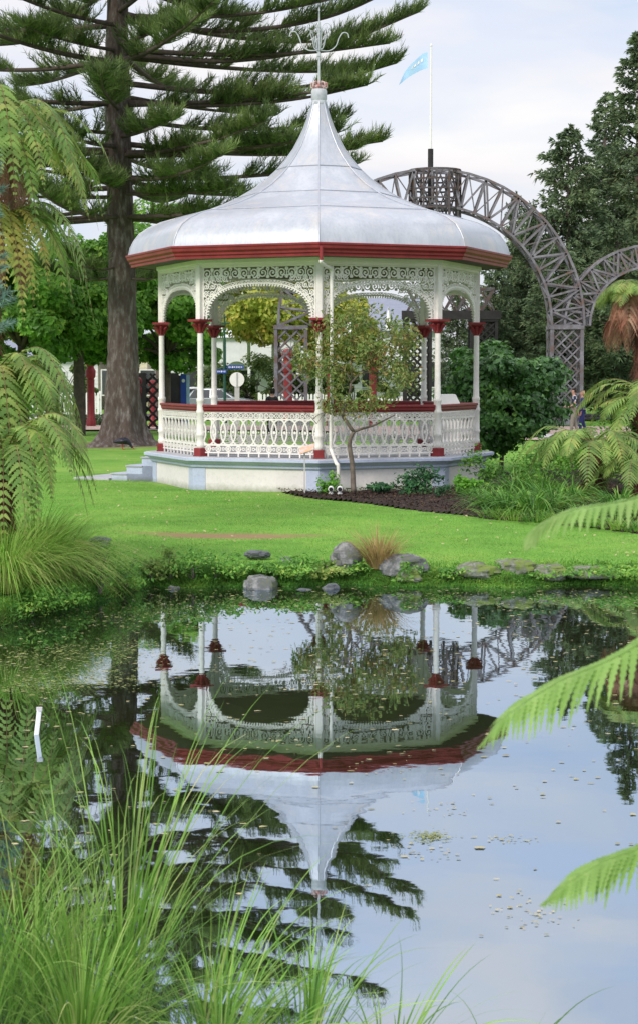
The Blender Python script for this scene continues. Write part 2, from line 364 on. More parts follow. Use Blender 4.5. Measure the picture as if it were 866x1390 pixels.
def blades(mb, base, d, length, width, bend=.5, seg=4, r=rng, side=None, grav=(0, 0, -1), kink=0):
    """curved tapering blades"""
    n = len(base); length = np.broadcast_to(np.asarray(length, float), (n,))[:, None]; width = np.broadcast_to(np.asarray(width, float), (n,))[:, None]
    bend = np.broadcast_to(np.asarray(bend, float), (n,))[:, None]
    d = nrm(d); sd = nrm(np.cross(d, rdir(n, r))) if side is None else side
    g = np.asarray(grav, float)[None]
    rows = []
    for i in range(seg + 1):
        t = i / seg
        p = base + d * length * t + g * length * bend * t ** 2.2
        w = width * (1 - t) ** .7 * .5 if i < seg else width * 0.03
        if i == 0: w = width * .35
        rows.append(p - sd * w); rows.append(p + sd * w)
    V = np.stack(rows, 1).reshape(-1, 3); k = 2 * (seg + 1)
    q = np.concatenate([np.arange(n)[:, None] * k + np.array([2 * i, 2 * i + 1, 2 * i + 3, 2 * i + 2])[None] for i in range(seg)])
    mb.add(V, q); return mb
def curve_pts(ctrl, n):
    """Catmull-Rom through control points"""
    P = [Vector(c) for c in ctrl]; P = [P[0] * 2 - P[1]] + P + [P[-1] * 2 - P[-2]]
    out = []
    segs = len(P) - 3
    for i in range(n + 1):
        t = i / n * segs; k = min(int(t), segs - 1); u = t - k
        a, b, c, d = P[k:k + 4]
        out.append(.5 * ((2 * b) + (c - a) * u + (2 * a - 5 * b + 4 * c - d) * u * u + (3 * b - a - 3 * c + d) * u ** 3))
    return out
def frond(mb, stem, ctrl, pl, n=30, m=10, start=.12, droop=.25, fwd=.55, pw=None, srad=.008, r=rng, updir=(0, 0, 1), tip=1.5):
    """fern frond: rachis through ctrl, pinnae of maximal length pl, each with m pairs of pinnules"""
    P = curve_pts(ctrl, n * 2); L = sum((P[i + 1] - P[i]).length for i in range(len(P) - 1))
    stem.tube(P[::2], [srad * (1 - .85 * i / n) for i in range(n + 1)], 4)
    A = np.array([tuple(p) for p in P])
    W = (pw or L / n) ; V = []; Q = []; c0 = 0
    for i in range(int(n * start), n + 1):
        t = i / n; k = min(2 * i, 2 * n)
        T = Vector(A[min(k + 1, 2 * n)] - A[max(k - 1, 0)]).normalized(); U = Vector(updir); S = T.cross(U)
        if S.length < .15: S = T.orthogonal()
        S.normalize(); U = S.cross(T).normalized(); tt = (t - start) / (1 - start)
        l = pl * (math.sin(PI * min(tt * .5 + .14, 1) if tt < .5 else PI * .39) ** .75) * (1 if tt < .5 else (1 - ((tt - .5) / .5) ** tip) + .05) 
        for sgn in (-1, 1):
            l2 = l * r.uniform(.85, 1.1); f2 = fwd + .35 * tt + r.uniform(-.08, .08)
            D = (S * sgn + T * f2 - U * r.uniform(.0, .18)).normalized(); w0 = W * min(1, .35 + l2 / pl * .75) * .92
            N_ = D.cross(U); N_.normalize(); dz = r.uniform(.7, 1.3) * droop
            for j in range(m + 1):
                u = j / m; p = Vector(A[k]) + D * l2 * u - Vector((0, 0, 1)) * dz * l2 * u * u
                w = w0 * .5 * (1 - u ** 1.6) * (1.12 if j % 2 else .62) + .0006
                if j == 0: w = w0 * .28
                V.append(p - N_ * w + D * (w * .5)); V.append(p + N_ * w + D * (w * .5))
                if j: Q.append((c0 + 2 * j - 2, c0 + 2 * j - 1, c0 + 2 * j + 1, c0 + 2 * j))
            c0 += 2 * (m + 1)
    mb.add([tuple(v) for v in V], Q)
def simple_frond(c, a, L, rise, drop):
    """control points for an arching frond leaving c at azimuth a"""
    d = Vector((math.cos(a), math.sin(a), 0))
    return [c, c + d * L * .3 + Vector((0, 0, rise * .75)), c + d * L * .62 + Vector((0, 0, rise)) , c + d * L * .88 + Vector((0, 0, rise - drop * .45)), c + d * L + Vector((0, 0, rise - drop))]

# ------------------------------------------------------------------ world, sun, camera
SUN_EL, SUN_AZ = math.radians(38), math.radians(215)   # azimuth of the sun clockwise from +Y
sunv = Vector((math.sin(SUN_AZ) * math.cos(SUN_EL), math.cos(SUN_AZ) * math.cos(SUN_EL), math.sin(SUN_EL)))
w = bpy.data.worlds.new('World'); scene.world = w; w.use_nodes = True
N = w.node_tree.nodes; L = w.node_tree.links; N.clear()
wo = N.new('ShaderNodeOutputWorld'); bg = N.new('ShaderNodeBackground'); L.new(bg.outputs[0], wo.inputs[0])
sky = N.new('ShaderNodeTexSky'); sky.sky_type = 'NISHITA'; sky.sun_disc = False; sky.sun_elevation = SUN_EL; sky.sun_rotation = SUN_AZ
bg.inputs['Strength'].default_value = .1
tc = N.new('ShaderNodeTexCoord'); mp = N.new('ShaderNodeMapping'); mp.inputs['Scale'].default_value = (1, 1, 3.2); L.new(tc.outputs['Generated'], mp.inputs[0])
n1 = noise_node(N, L, mp.outputs[0], 3.4, 6, .5, .5); n2 = noise_node(N, L, mp.outputs[0], 8, 5, .5, .2)
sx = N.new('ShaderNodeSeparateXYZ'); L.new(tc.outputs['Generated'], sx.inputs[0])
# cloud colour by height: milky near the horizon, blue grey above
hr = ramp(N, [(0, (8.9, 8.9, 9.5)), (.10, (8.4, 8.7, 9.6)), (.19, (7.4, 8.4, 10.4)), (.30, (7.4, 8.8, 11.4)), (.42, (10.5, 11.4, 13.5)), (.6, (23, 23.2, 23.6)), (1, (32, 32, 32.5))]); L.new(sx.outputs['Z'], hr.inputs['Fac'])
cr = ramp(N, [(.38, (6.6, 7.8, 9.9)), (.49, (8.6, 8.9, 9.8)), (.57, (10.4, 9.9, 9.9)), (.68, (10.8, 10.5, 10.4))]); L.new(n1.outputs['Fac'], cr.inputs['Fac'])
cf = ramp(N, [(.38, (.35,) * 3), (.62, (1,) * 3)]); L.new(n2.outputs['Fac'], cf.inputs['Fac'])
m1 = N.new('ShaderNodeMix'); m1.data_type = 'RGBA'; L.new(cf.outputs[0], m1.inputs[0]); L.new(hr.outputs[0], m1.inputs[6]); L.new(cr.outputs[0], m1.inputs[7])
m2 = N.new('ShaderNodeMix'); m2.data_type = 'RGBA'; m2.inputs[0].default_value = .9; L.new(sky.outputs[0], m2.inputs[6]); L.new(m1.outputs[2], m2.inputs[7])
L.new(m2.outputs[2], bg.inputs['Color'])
sd = bpy.data.lights.new('sun', 'SUN'); sd.energy = 2.9; sd.angle = math.radians(16); sd.color = (1, .93, .84)
so = bpy.data.objects.new('sun', sd); link(so); so.rotation_euler = (-sunv).to_track_quat('-Z', 'Y').to_euler(); so.location = (0, 0, 40)
cam = bpy.data.cameras.new('camera'); co = bpy.data.objects.new('camera', cam); link(co)
cam.sensor_fit = 'HORIZONTAL'; cam.sensor_width = 24; cam.lens = F / 866 * 24; cam.clip_end = 3000; cam.clip_start = .1
co.location = (0, 0, HC); co.rotation_euler = (PI / 2 - PIT, 0, 0)
cam.dof.use_dof = True; cam.dof.focus_distance = 37; cam.dof.aperture_fstop = 10
scene.camera = co
scene.view_settings.view_transform = 'Standard'; scene.view_settings.look = 'None'; scene.view_settings.exposure = 0
scene.render.engine = 'CYCLES'

# ------------------------------------------------------------------ ground, water, paths
def build_ground():
    xs = np.unique(np.concatenate([np.linspace(-600, -20, 20), np.arange(-20, -8, .5), np.arange(-8, 8, .12), np.arange(8, 20, .5), np.linspace(20, 600, 20)]))
    ys = np.unique(np.concatenate([np.linspace(-60, 0, 8), np.arange(0, 16, .2), np.arange(16, 25, .1), np.arange(25, 60, .5), np.linspace(60, 1500, 40)]))
    X, Y = np.meshgrid(xs, ys); Z = ground_h(X, Y)
    nx, ny = len(xs), len(ys); I = np.arange(nx * ny).reshape(ny, nx)
    q = np.stack([I[:-1, :-1], I[:-1, 1:], I[1:, 1:], I[1:, :-1]], -1).reshape(-1, 4)
    mb = MB(); mb.add(np.stack([X, Y, Z], -1).reshape(-1, 3), q)
    o = mb.build('ground', M['ground'], smooth=True); tag(o, kind='structure')
    wt = MB(); wt.add([(-16, 4, 0), (16, 4, 0), (16, 24, 0), (-16, 24, 0)], [(0, 1, 2, 3)])
    tag(wt.build('water', M['water']), kind='structure')
build_ground()

def sheet(name, pts, z, m, n=1):
    mb = MB(); mb.add([(x, y, z) for x, y in pts], N=[list(range(len(pts)))]); o = mb.build(name, m); tag(o, kind='structure'); return o
sheet('path', [(4, 62), (60, 62), (60, 72), (6, 78), (-70, 84), (-70, 79), (0, 72)], .372, M['path'])
sheet('pavement', [(-80, 88), (80, 88), (80, 91), (-80, 91)], .40, M['pale'])
sheet('road', [(-120, 91), (120, 91), (120, 101), (-120, 101)], .376, M['asphalt'])
mb = MB(); mb.box((0, 91.0, .36), (160, .16, .16)); tag(mb.build('kerb', M['pale']), kind='structure')
mb = MB()
for k in range(-12, 13): mb.box((k * 6, 96, .381), (3, .12, .004))
tag(mb.build('road_marking', M['white']), kind='structure')
# brighter strip of paving by the gate
sheet('paved_crossing', [(6.2, 64.2), (10.0, 64.2), (10.0, 67.4), (6.2, 67.4)], .377, M['pale'])

# ------------------------------------------------------------------ bandstand
BC = Vector((0.0, 39.0, 0)); RC = 3.4; ZD = .99
def octv(R, k): a = -PI / 2 + k * PI / 4; return Vector((R * math.cos(a), R * math.sin(a), 0))
def raster_panel(mask, cell, th):
    """mask[j,i] bool -> thin pierced plate in xz plane centred on y=0"""
    h, w_ = mask.shape; mb = MB()
    idx = np.arange((h + 1) * (w_ + 1)).reshape(h + 1, w_ + 1); n = idx.size
    xs = np.arange(w_ + 1) * cell; zs = np.arange(h + 1) * cell; X, Z = np.meshgrid(xs, zs)
    Vf = np.stack([X, np.full_like(X, -th / 2), Z], -1).reshape(-1, 3); Vb = Vf.copy(); Vb[:, 1] = th / 2
    j, i = np.nonzero(mask); a, b, c, d = idx[j, i], idx[j, i + 1], idx[j + 1, i + 1], idx[j + 1, i]
    Q = [np.stack([a, b, c, d], 1), np.stack([d, c, b, a], 1) + n]
    pm = np.pad(mask, 1)
    def edge(dj, di, p, q):
        e = mask & ~pm[1 + dj:1 + dj + h, 1 + di:1 + di + w_]; jj, ii = np.nonzero(e)
        P = idx[jj + p[0], ii + p[1]]; R_ = idx[jj + q[0], ii + q[1]]
        Q.append(np.stack([R_, P, P + n, R_ + n], 1))
    edge(-1, 0, (0, 0), (0, 1)); edge(1, 0, (1, 1), (1, 0)); edge(0, -1, (1, 0), (0, 0)); edge(0, 1, (0, 1), (1, 1))
    Q = np.concatenate(Q); V = np.concatenate([Vf, Vb]); used, inv = np.unique(Q, return_inverse=True)
    mb.add(V[used], inv.reshape(Q.shape)); return mb
CELL = .0095
class Ras:
    def __init__(s, W, H): s.W, s.H = W, H; s.w = int(round(W / CELL)); s.h = int(round(H / CELL)); s.m = np.zeros((s.h, s.w), bool); s.X, s.Z = np.meshgrid((np.arange(s.w) + .5) * CELL, (np.arange(s.h) + .5) * CELL)
    def dot(s, x, z, r):
        i0 = max(int((x - r) / CELL), 0); i1 = min(int((x + r) / CELL) + 2, s.w); j0 = max(int((z - r) / CELL), 0); j1 = min(int((z + r) / CELL) + 2, s.h)
        if i1 > i0 and j1 > j0: s.m[j0:j1, i0:i1] |= (s.X[j0:j1, i0:i1] - x) ** 2 + (s.Z[j0:j1, i0:i1] - z) ** 2 < r * r
    def curve(s, pts, r):
        for x, z in pts: s.dot(x, z, r)
    def arc(s, cx, cz, rad, a0, a1, r, rad1=None, zs=1):
        rad1 = rad if rad1 is None else rad1; n = int(abs(a1 - a0) * max(rad, rad1) / .006) + 3
        s.curve([(cx + (rad + (rad1 - rad) * k / n) * math.cos(a0 + (a1 - a0) * k / n), cz + zs * (rad + (rad1 - rad) * k / n) * math.sin(a0 + (a1 - a0) * k / n)) for k in range(n + 1)], r)
def scroll(R_, x, z, sz, s1, s2, t=.0125, turns=1.3):
    """C scroll curling to a bud, with a leaf at its back"""
    n = 60; th = turns * 2 * PI
    for k in range(n + 1):
        u = k / n; a = -.5 * PI + u * th; rr = sz * (1 - .72 * u)
        R_.dot(x + s1 * rr * math.cos(a), z + s2 * rr * math.sin(a), t * (1 - .25 * u))
    R_.dot(x + s1 * sz * .12, z + s2 * sz * .05, t * 1.5)
    R_.arc(x - s1 * sz * .55, z - s2 * sz * .95, sz * .5, 0, PI, t * .7)
    R_.dot(x - s1 * sz * .9, z + s2 * sz * .75, t * 1.2); R_.dot(x + s1 * sz * .95, z - s2 * sz * .8, t * 1.2)
BAY = 2 * RC * math.sin(PI / 8); FW = BAY - .13; FH = 1.05
def frieze_mask():
    R_ = Ras(FW, FH); X, Z = R_.X, R_.Z; c = FW / 2; AH = .68; AW = FW / 2 - .10
    e = (np.abs(X - c) / AW) ** 2.5 + (Z / AH) ** 2.5
    # one row of large mirrored scrolls, then smaller ones down the legs
    for k in range(-6, 6):
        x = c + (k + .5) * .205; s1 = 1 if k % 2 else -1
        scroll(R_, x, .905, .098, s1, 1 if (k // 2) % 2 else -1, .0135)
        R_.arc(x + .1025, .985, .026, 0, 2 * PI, .009); R_.arc(x + .1025, .83, .026, 0, 2 * PI, .009)
        R_.curve([(x + .1025, zz) for zz in np.linspace(.86, .955, 18)], .008)
    for k in range(0, 6):
        for sgn in (-1, 1):
            for off in (.085, .225, .365, .505):
                zc = .07 + k * .145; xe = c + sgn * (FW / 2 - off)
                v = (abs(xe - c) / (AW + .07)) ** 2.5 + (zc / (AH + .07)) ** 2.5
                if v > 1.0 and zc < .80: scroll(R_, xe, zc, .062, sgn * (1 if k % 2 else -1), 1 if (k + int(off * 10)) % 2 else -1, .0115)
    # band following the arch, with two rows of small beads
    th = np.linspace(0, PI, 420)
    for a in th:
        cx_ = np.sign(math.cos(a)) * abs(math.cos(a)) ** (2 / 2.5); sz = abs(math.sin(a)) ** (2 / 2.5)
        R_.dot(c + cx_ * (AW + .02), sz * (AH + .02), .014); R_.dot(c + cx_ * (AW + .085), sz * (AH + .085), .008)
    R_.m &= (e > 1.0)
    # picots: evenly spaced along the arch length
    P = np.array([(c + np.sign(math.cos(a)) * abs(math.cos(a)) ** .8 * AW, abs(math.sin(a)) ** .8 * AH) for a in np.linspace(0.001, PI - .001, 1500)])
    s = np.concatenate([[0], np.cumsum(np.linalg.norm(np.diff(P, axis=0), axis=1))])
    for k in range(int(s[-1] / .062)):
        x, z = P[np.searchsorted(s, k * .062)]; nx, nz = c - x, .2 - z; l = math.hypot(nx, nz); 
        R_.dot(x + nx / l * .012, z + nz / l * .012, .017); R_.dot(x + nx / l * .034, z + nz / l * .034, .010)
        R_.arc(x - nx / l * .052, z - nz / l * .052, .022, 0, 2 * PI, .007)
    m = R_.m; b = int(.02 / CELL) + 1
    m[-b:, :] = True
    out = e > 1.0
    m[:, :b] |= out[:, :b]; m[:, -b:] |= out[:, -b:]
    return m
RH = .915
def rail_mask():
    R_ = Ras(FW, RH); W = FW; n = 11; sp = W / n; f = .07
    for z in (.012 + f, .165 + f, .695 + f, RH - .012):
        R_.m[int((z - .010) / CELL):int((z + .012) / CELL) + 1, :] = True
    for k in range(-1, n + 1):
        cx_ = (k + .5) * sp; zc = .43 + f; a_, b_ = sp * .74, .262
        R_.curve([(cx_ + a_ * math.cos(t), zc + b_ * math.sin(t)) for t in np.linspace(0, 2 * PI, 220)], .0150)
        R_.dot(cx_ + sp / 2, zc, .030); R_.dot(cx_, zc, .012)
        R_.arc(cx_, .088 + f, .055, 0, 2 * PI, .0105); R_.arc(cx_ + sp / 2, .088 + f, .026, 0, 2 * PI, .0085)
        for q in range(4): R_.curve([(cx_ + math.cos(q * PI / 4) * u, .088 + f + math.sin(q * PI / 4) * u) for u in np.linspace(-.055, .055, 16)], .007)
        R_.arc(cx_ - sp * .25, .765 + f, .042, 0, 2 * PI, .0095); R_.arc(cx_ + sp * .25, .765 + f, .042, 0, 2 * PI, .0095)
        R_.dot(cx_ - sp * .25, .765 + f, .014); R_.dot(cx_ + sp * .25, .765 + f, .014)
        R_.curve([(cx_, u) for u in np.linspace(0, f, 12)], .014)
    return R_.m
band = thing('bandstand', 'octagonal white lacework bandstand with red gutter, silver flared roof and pale blue plinth', 'bandstand', tuple(BC))
frieze_me = raster_panel(frieze_mask(), CELL, .028).mesh('lace_frieze')
rail_me = raster_panel(rail_mask(), CELL, .028).mesh('lace_railing')
for me in (frieze_me, rail_me): me.materials.append(M['white_iron'])
# plinth
def octring(R0, z0, R1, z1): return [(R0, z0), (R1, z1)]
mb = MB(); mb.lathe([(3.60, .05), (3.60, .78)], 8, rot=-PI / 2); mb.build('plinth', M['plinth'], band)
mb = MB(); mb.lathe([(3.62, .77), (3.66, .79), (3.66, .83), (3.70, .86), (3.76, .90), (3.80, .915), (3.80, .968), (3.79, .975)], 8, rot=-PI / 2); mb.build('cornice', M['blue'], band)
mb = MB(); mb.lathe([(3.78, .965), (3.78, .975), (3.74, .99)], 8, rot=-PI / 2); mb.build('deck', M['floor'], band)
for k in range(8):
    v = octv(3.60, k); mbp = MB()
    for sgn in (-1, 1):
        u = octv(3.60, k + sgn); d = (u - v).normalized(); nn = ((u + v) / 2).normalized()
        a = v + nn * .012; b = v + d * .27 + nn * .012
        P = []
        tip = v * (3.60 + .014) / 3.60
        P = [(tip.x, tip.y, .06), (b.x, b.y, .06), (b.x, b.y, .772), (tip.x, tip.y, .772)]
        b2 = v + d * .27 - nn * .02; P += [(b2.x, b2.y, .06), (b2.x, b2.y, .772)]
        mbp.add(P, [(0, 1, 2, 3), (1, 4, 5, 2)])
    mbp.build('pilaster', M['blue'], band)
    # moulded frame round each plinth panel
# steps on the left back bay
nrmv = Vector((math.cos(math.radians(157.5)), math.sin(math.radians(157.5)), 0)); ang = math.radians(157.5)
st = bpy.data.objects.new('steps', None); 
mb = MB()
for k, (h0, o) in enumerate([(.83, .40), (.64, .78), (.46, 1.16)]):
    c = nrmv * (3.33 + o / 2); mb.box((c.x, c.y, (h0 + .08) / 2 + .02), (o, 2.3 + .0 * k, h0 - .08), rz=ang)
mb.build('steps', M['blue'], band, bevel=.012)
mb = MB()
for k, (h0, o) in enumerate([(.83, .40), (.64, .78), (.46, 1.16)]):
    c = nrmv * (3.33 + o - .19 ); mb.box((c.x, c.y, h0 + .0), (.42, 2.34, .035), rz=ang)
c = nrmv * (3.33 + 1.65); mb.box((c.x, c.y, .335), (.9, 2.4, .05), rz=ang)
mb.build('step_tread', M['floor'], band, bevel=.006)
# columns
def make_column(k):
    v = octv(RC, k); c = MB()
    prof = [(.072, .17), (.086, .19), (.086, .25), (.078, .27), (.078, .40), (.092, .42), (.092, .46), (.080, .48), (.078, .86), (.090, .88), (.090, .92), (.076, .95), (.076, 1.10), (.085, 1.12), (.085, 1.16), (.066, 1.19), (.060, 1.6), (.057, 2.53)]
    c.lathe(prof, 16, (v.x, v.y, ZD))
    c.box((v.x, v.y, ZD + 3.33), (.125, .125, 1.10), rz=-PI / 2 + k * PI / 4)
    o = c.build('column', M['white_iron'], band, autosmooth=40)
    b = MB(); b.box((v.x, v.y, ZD + .085), (.205, .205, .17), rz=-PI / 2 + k * PI / 4); b.box((v.x, v.y, ZD + .012), (.23, .23, .026), rz=-PI / 2 + k * PI / 4)
    b.build('base_block', M['red'], o, bevel=.01)
    b = MB(); b.lathe([(.062, 2.50), (.075, 2.515), (.066, 2.53), (.070, 2.60), (.088, 2.66), (.12, 2.70), (.15, 2.715), (.15, 2.735)], 16, (v.x, v.y, ZD))
    b.box((v.x, v.y, ZD + 2.758), (.36, .36, .045), rz=-PI / 2 + k * PI / 4)
    for q in range(8):    # acanthus leaves
        a = q * PI / 4; d = Vector((math.cos(a), math.sin(a), 0)); P0 = v + Vector((0, 0, ZD))
        b.tube([P0 + d * .065 + Vector((0, 0, 2.54)), P0 + d * .095 + Vector((0, 0, 2.62)), P0 + d * .15 + Vector((0, 0, 2.68)), P0 + d * .175 + Vector((0, 0, 2.665))], [.024, .03, .026, .012], 5)
    b.build('capital', M['red'], o, autosmooth=50)
for k in range(8): make_column(k)
# railings and friezes
for k in range(8):
    a, b = octv(RC, k), octv(RC, k + 1); d = (b - a).normalized(); az = math.atan2(d.y, d.x); s = a + d * .065
    fo = bpy.data.objects.new('lace_frieze', frieze_me); link(fo, band); fo.location = (s.x, s.y, ZD + 2.785); fo.rotation_euler = (0, 0, az)
    if k in (5,): continue
    ro = bpy.data.objects.new('railing', rail_me); link(ro, band); ro.location = (s.x, s.y, ZD + .001); ro.rotation_euler = (0, 0, az)
    m_ = (a + b) / 2; rb = MB()
    rb.box((m_.x, m_.y, ZD + .972), (BAY - .15, .10, .06), rz=az); rb.box((m_.x, m_.y, ZD + 1.025), (BAY - .15, .15, .05), rz=az); rb.box((m_.x, m_.y, ZD + .925), (BAY - .15, .055, .034), rz=az)
    rb.build('handrail', M['red'], band, bevel=.012)
# beam, soffit, ceiling
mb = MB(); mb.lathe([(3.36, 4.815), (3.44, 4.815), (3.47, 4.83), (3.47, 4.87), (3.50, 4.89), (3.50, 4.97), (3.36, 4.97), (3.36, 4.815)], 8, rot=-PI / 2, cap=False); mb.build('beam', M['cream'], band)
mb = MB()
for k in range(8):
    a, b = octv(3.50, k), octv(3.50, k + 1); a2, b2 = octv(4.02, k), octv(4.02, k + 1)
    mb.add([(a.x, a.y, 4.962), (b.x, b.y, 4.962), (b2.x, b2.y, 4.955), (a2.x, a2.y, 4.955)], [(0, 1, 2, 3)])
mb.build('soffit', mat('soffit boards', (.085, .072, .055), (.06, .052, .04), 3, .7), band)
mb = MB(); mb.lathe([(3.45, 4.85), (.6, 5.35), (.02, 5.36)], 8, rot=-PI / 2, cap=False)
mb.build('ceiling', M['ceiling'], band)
# gutter
G = MB(); G.lathe([(4.0, 4.945), (4.05, 4.95), (4.055, 5.0), (4.085, 5.02), (4.09, 5.06), (4.135, 5.10), (4.145, 5.15), (4.165, 5.17), (4.165, 5.205), (4.10, 5.21), (4.08, 5.17), (4.0, 4.945)], 8, rot=-PI / 2, cap=False)
G.build('gutter', M['red'], band)
# roof
prof = [(4.10, 5.19), (4.06, 5.36), (3.99, 5.50), (3.87, 5.66), (3.66, 5.80), (3.38, 5.92), (3.08, 6.00), (2.75, 6.075), (2.40, 6.17), (2.05, 6.30), (1.72, 6.47), (1.40, 6.67), (1.11, 6.90), (.90, 7.10), (.71, 7.32), (.55, 7.55), (.42, 7.80), (.31, 8.05), (.235, 8.28), (.18, 8.50), (.15, 8.66)]
prof = [(r, float(np.interp(z, [5.19, 6.3, 6.47, 6.89, 7.29, 7.79, 8.24, 8.66], [5.19, 6.29, 6.44, 6.83, 7.22, 7.70, 8.12, 8.46]))) for r, z in prof]
R_ = MB(); R_.lathe(prof, 8, rot=-PI / 2, cap=False); ro = R_.build('roof', M['roof'], band)
ro.data.polygons.foreach_set('use_smooth', np.full(len(ro.data.polygons), True))
try:
    ro.data.set_sharp_from_angle(angle=math.radians(30))
except Exception: pass
S = MB()
for k in range(8): S.tube([octv(r + .004, k) + Vector((0, 0, z + .004)) for r, z in prof], .012, 6)
for R0, z0 in ((3.09, 6.003), (1.73, 6.445), (.905, 7.045)):
    for k in range(8): S.tube([octv(R0, k) + Vector((0, 0, z0)), octv(R0, k + 1) + Vector((0, 0, z0))], .0085, 5)
S.build('roof_seam', M['roof'], ro)
# finial
Fi = MB(); Fi.lathe([(.155, 8.42), (.165, 8.47), (.15, 8.50), (.165, 8.53), (.165, 8.70), (.15, 8.74), (.05, 8.76)], 16)
Fi.lathe([(.03, 8.74), (.024, 9.0), (.02, 9.42), (.04, 9.44), (.04, 9.5), (.018, 9.52), (.026, 9.88), (.026, 9.91), (.015, 9.93), (.012, 10.2), (.008, 10.38), (.016, 10.40), (.003, 10.47)], 8)
for k in range(4):
    a = k * PI / 2 + .12; d = Vector((math.cos(a), math.sin(a), 0)); Zv = lambda r, z: d * r + Vector((0, 0, z))
    Fi.tube(curve_pts([Zv(.03, 9.56), Zv(.22, 9.56), (Zv(.36, 9.66)), Zv(.42, 9.82), Zv(.50, 9.94), Zv(.60, 9.93), Zv(.63, 9.84)], 18), .012, 6)
    Fi.tube(curve_pts([Zv(.02, 9.88), Zv(.05, 10.03), Zv(.13, 10.13), Zv(.22, 10.11), Zv(.23, 10.00), Zv(.17, 9.98)], 16), .008, 6)
for k in range(4):
    a = k * PI / 2 + .12 + PI / 4; d = Vector((math.cos(a), math.sin(a), 0))
    Fi.tube(curve_pts([d * .03 + Vector((0, 0, 9.58)), d * .12 + Vector((0, 0, 9.62)), d * .17 + Vector((0, 0, 9.78)), d * .24 + Vector((0, 0, 9.94)), d * .30 + Vector((0, 0, 9.88))], 12), .009, 6)
fo = Fi.build('finial', mat('dull galvanised iron', (.50, .52, .56), (.36, .38, .42), 9, .5), band, autosmooth=40)
Cr = MB()
for k in range(8):
    a = k * PI / 4; d = Vector((math.cos(a), math.sin(a), 0))
    Cr.tube([d * .10 + Vector((0, 0, 8.74)), d * .17 + Vector((0, 0, 8.79)), d * .16 + Vector((0, 0, 8.87)), d * .08 + Vector((0, 0, 8.90)), d * .05 + Vector((0, 0, 8.85))], .020, 6)
Cr.lathe([(.10, 8.74), (.13, 8.78), (.10, 8.83)], 12)
Cr.build('crown_ornament', mat('rusty pink paint', (.55, .48, .47), (.40, .14, .13), 12, .5), fo, autosmooth=50)
# downpipe at the front column
def bp(px, py, Y): p = at(px, py, Y) - BC; return (p.x, p.y, p.z)
D = MB(); D.tube([bp(436, 333, 34.86), bp(436, 352, 34.86)], .035, 10); D.build('pipe_drop', M['red'], band)
D = MB(); D.tube(curve_pts([bp(436, 352, 34.86), bp(436, 356, 34.9), bp(443, 361, 35.2), bp(450, 365, 35.42), bp(450, 380, 35.45), bp(450, 500, 35.45), bp(449, 600, 35.45), bp(450, 612, 35.4), bp(456, 628, 35.05), bp(459, 634, 35.0), bp(459, 662, 35.05)], 70), .036, 10); D.build('downpipe', M['white_iron'], band, smooth=True)

# white cabinet standing on the deck
pl = thing('cabinet', 'white angular box lectern standing on the bandstand deck behind the right railing', 'lectern', (2.78, 38.6, ZD))
mb = MB(); mb.prism([(-.24, 0), (.24, 0), (.24, 1.02), (.13, 1.24), (-.20, 1.24), (-.24, 1.20)], -.22, .22); mb.build('body', M['white'], pl, bevel=.012)
mb = MB(); mb.box((0, 0, .03), (.52, .48, .06)); mb.build('base', M['pale'], pl)

# ------------------------------------------------------------------ lattice arches
def lattice_face(mb, p0, ux, w_, h, n, t=.07):
    """crossed slats on a vertical rectangle p0 + ux*w , z up"""
    ux = Vector(ux).normalized(); st = w_ / n * 1.15
    def pt(u, v): return Vector(p0) + ux * u + Vector((0, 0, v))
    k = -w_
    while k < h:
        # slope +1 line v = k + u
        u0, u1 = max(0, -k), min(w_, h - k)
        if u1 > u0 + .05: mb.bar(pt(u0, k + u0), pt(u1, k + u1), t, .03)
        u0b, u1b = max(0, k + w_ - h), min(w_, k + w_)
        if u1b > u0b + .05: 
            nrm_ = Vector((-ux.y, ux.x, 0)) * .035
            mb.bar(pt(u0b, k + w_ - u0b) + nrm_, pt(u1b, k + w_ - u1b) + nrm_, t, .03)
        k += st
def lattice_tower(root, x, y, w_, h, z0=.35, m='timber', name='tower', n=3):
    f = MB(); l = MB(); hw = w_ / 2
    for sx_ in (-1, 1):
        for sy in (-1, 1): f.box((x + sx_ * hw, y + sy * hw, z0 + h / 2), (.15, .15, h))
    for z in (z0 + .1, z0 + h - .08):
        f.box((x, y - hw, z), (w_ + .2, .18, .16)); f.box((x, y + hw, z), (w_ + .2, .18, .16)); f.box((x - hw, y, z + .003), (.18, w_ + .2, .16)); f.box((x + hw, y, z + .003), (.18, w_ + .2, .16))
    o = f.build(name, M[m], root)
    lattice_face(l, (x - hw, y - hw, z0), (1, 0, 0), w_, h, n); lattice_face(l, (x - hw, y + hw, z0), (1, 0, 0), w_, h, n)
    lattice_face(l, (x - hw, y - hw, z0), (0, 1, 0), w_, h, n); lattice_face(l, (x + hw, y - hw, z0), (0, 1, 0), w_, h, n)
    l.build('lattice', M[m], o); return o
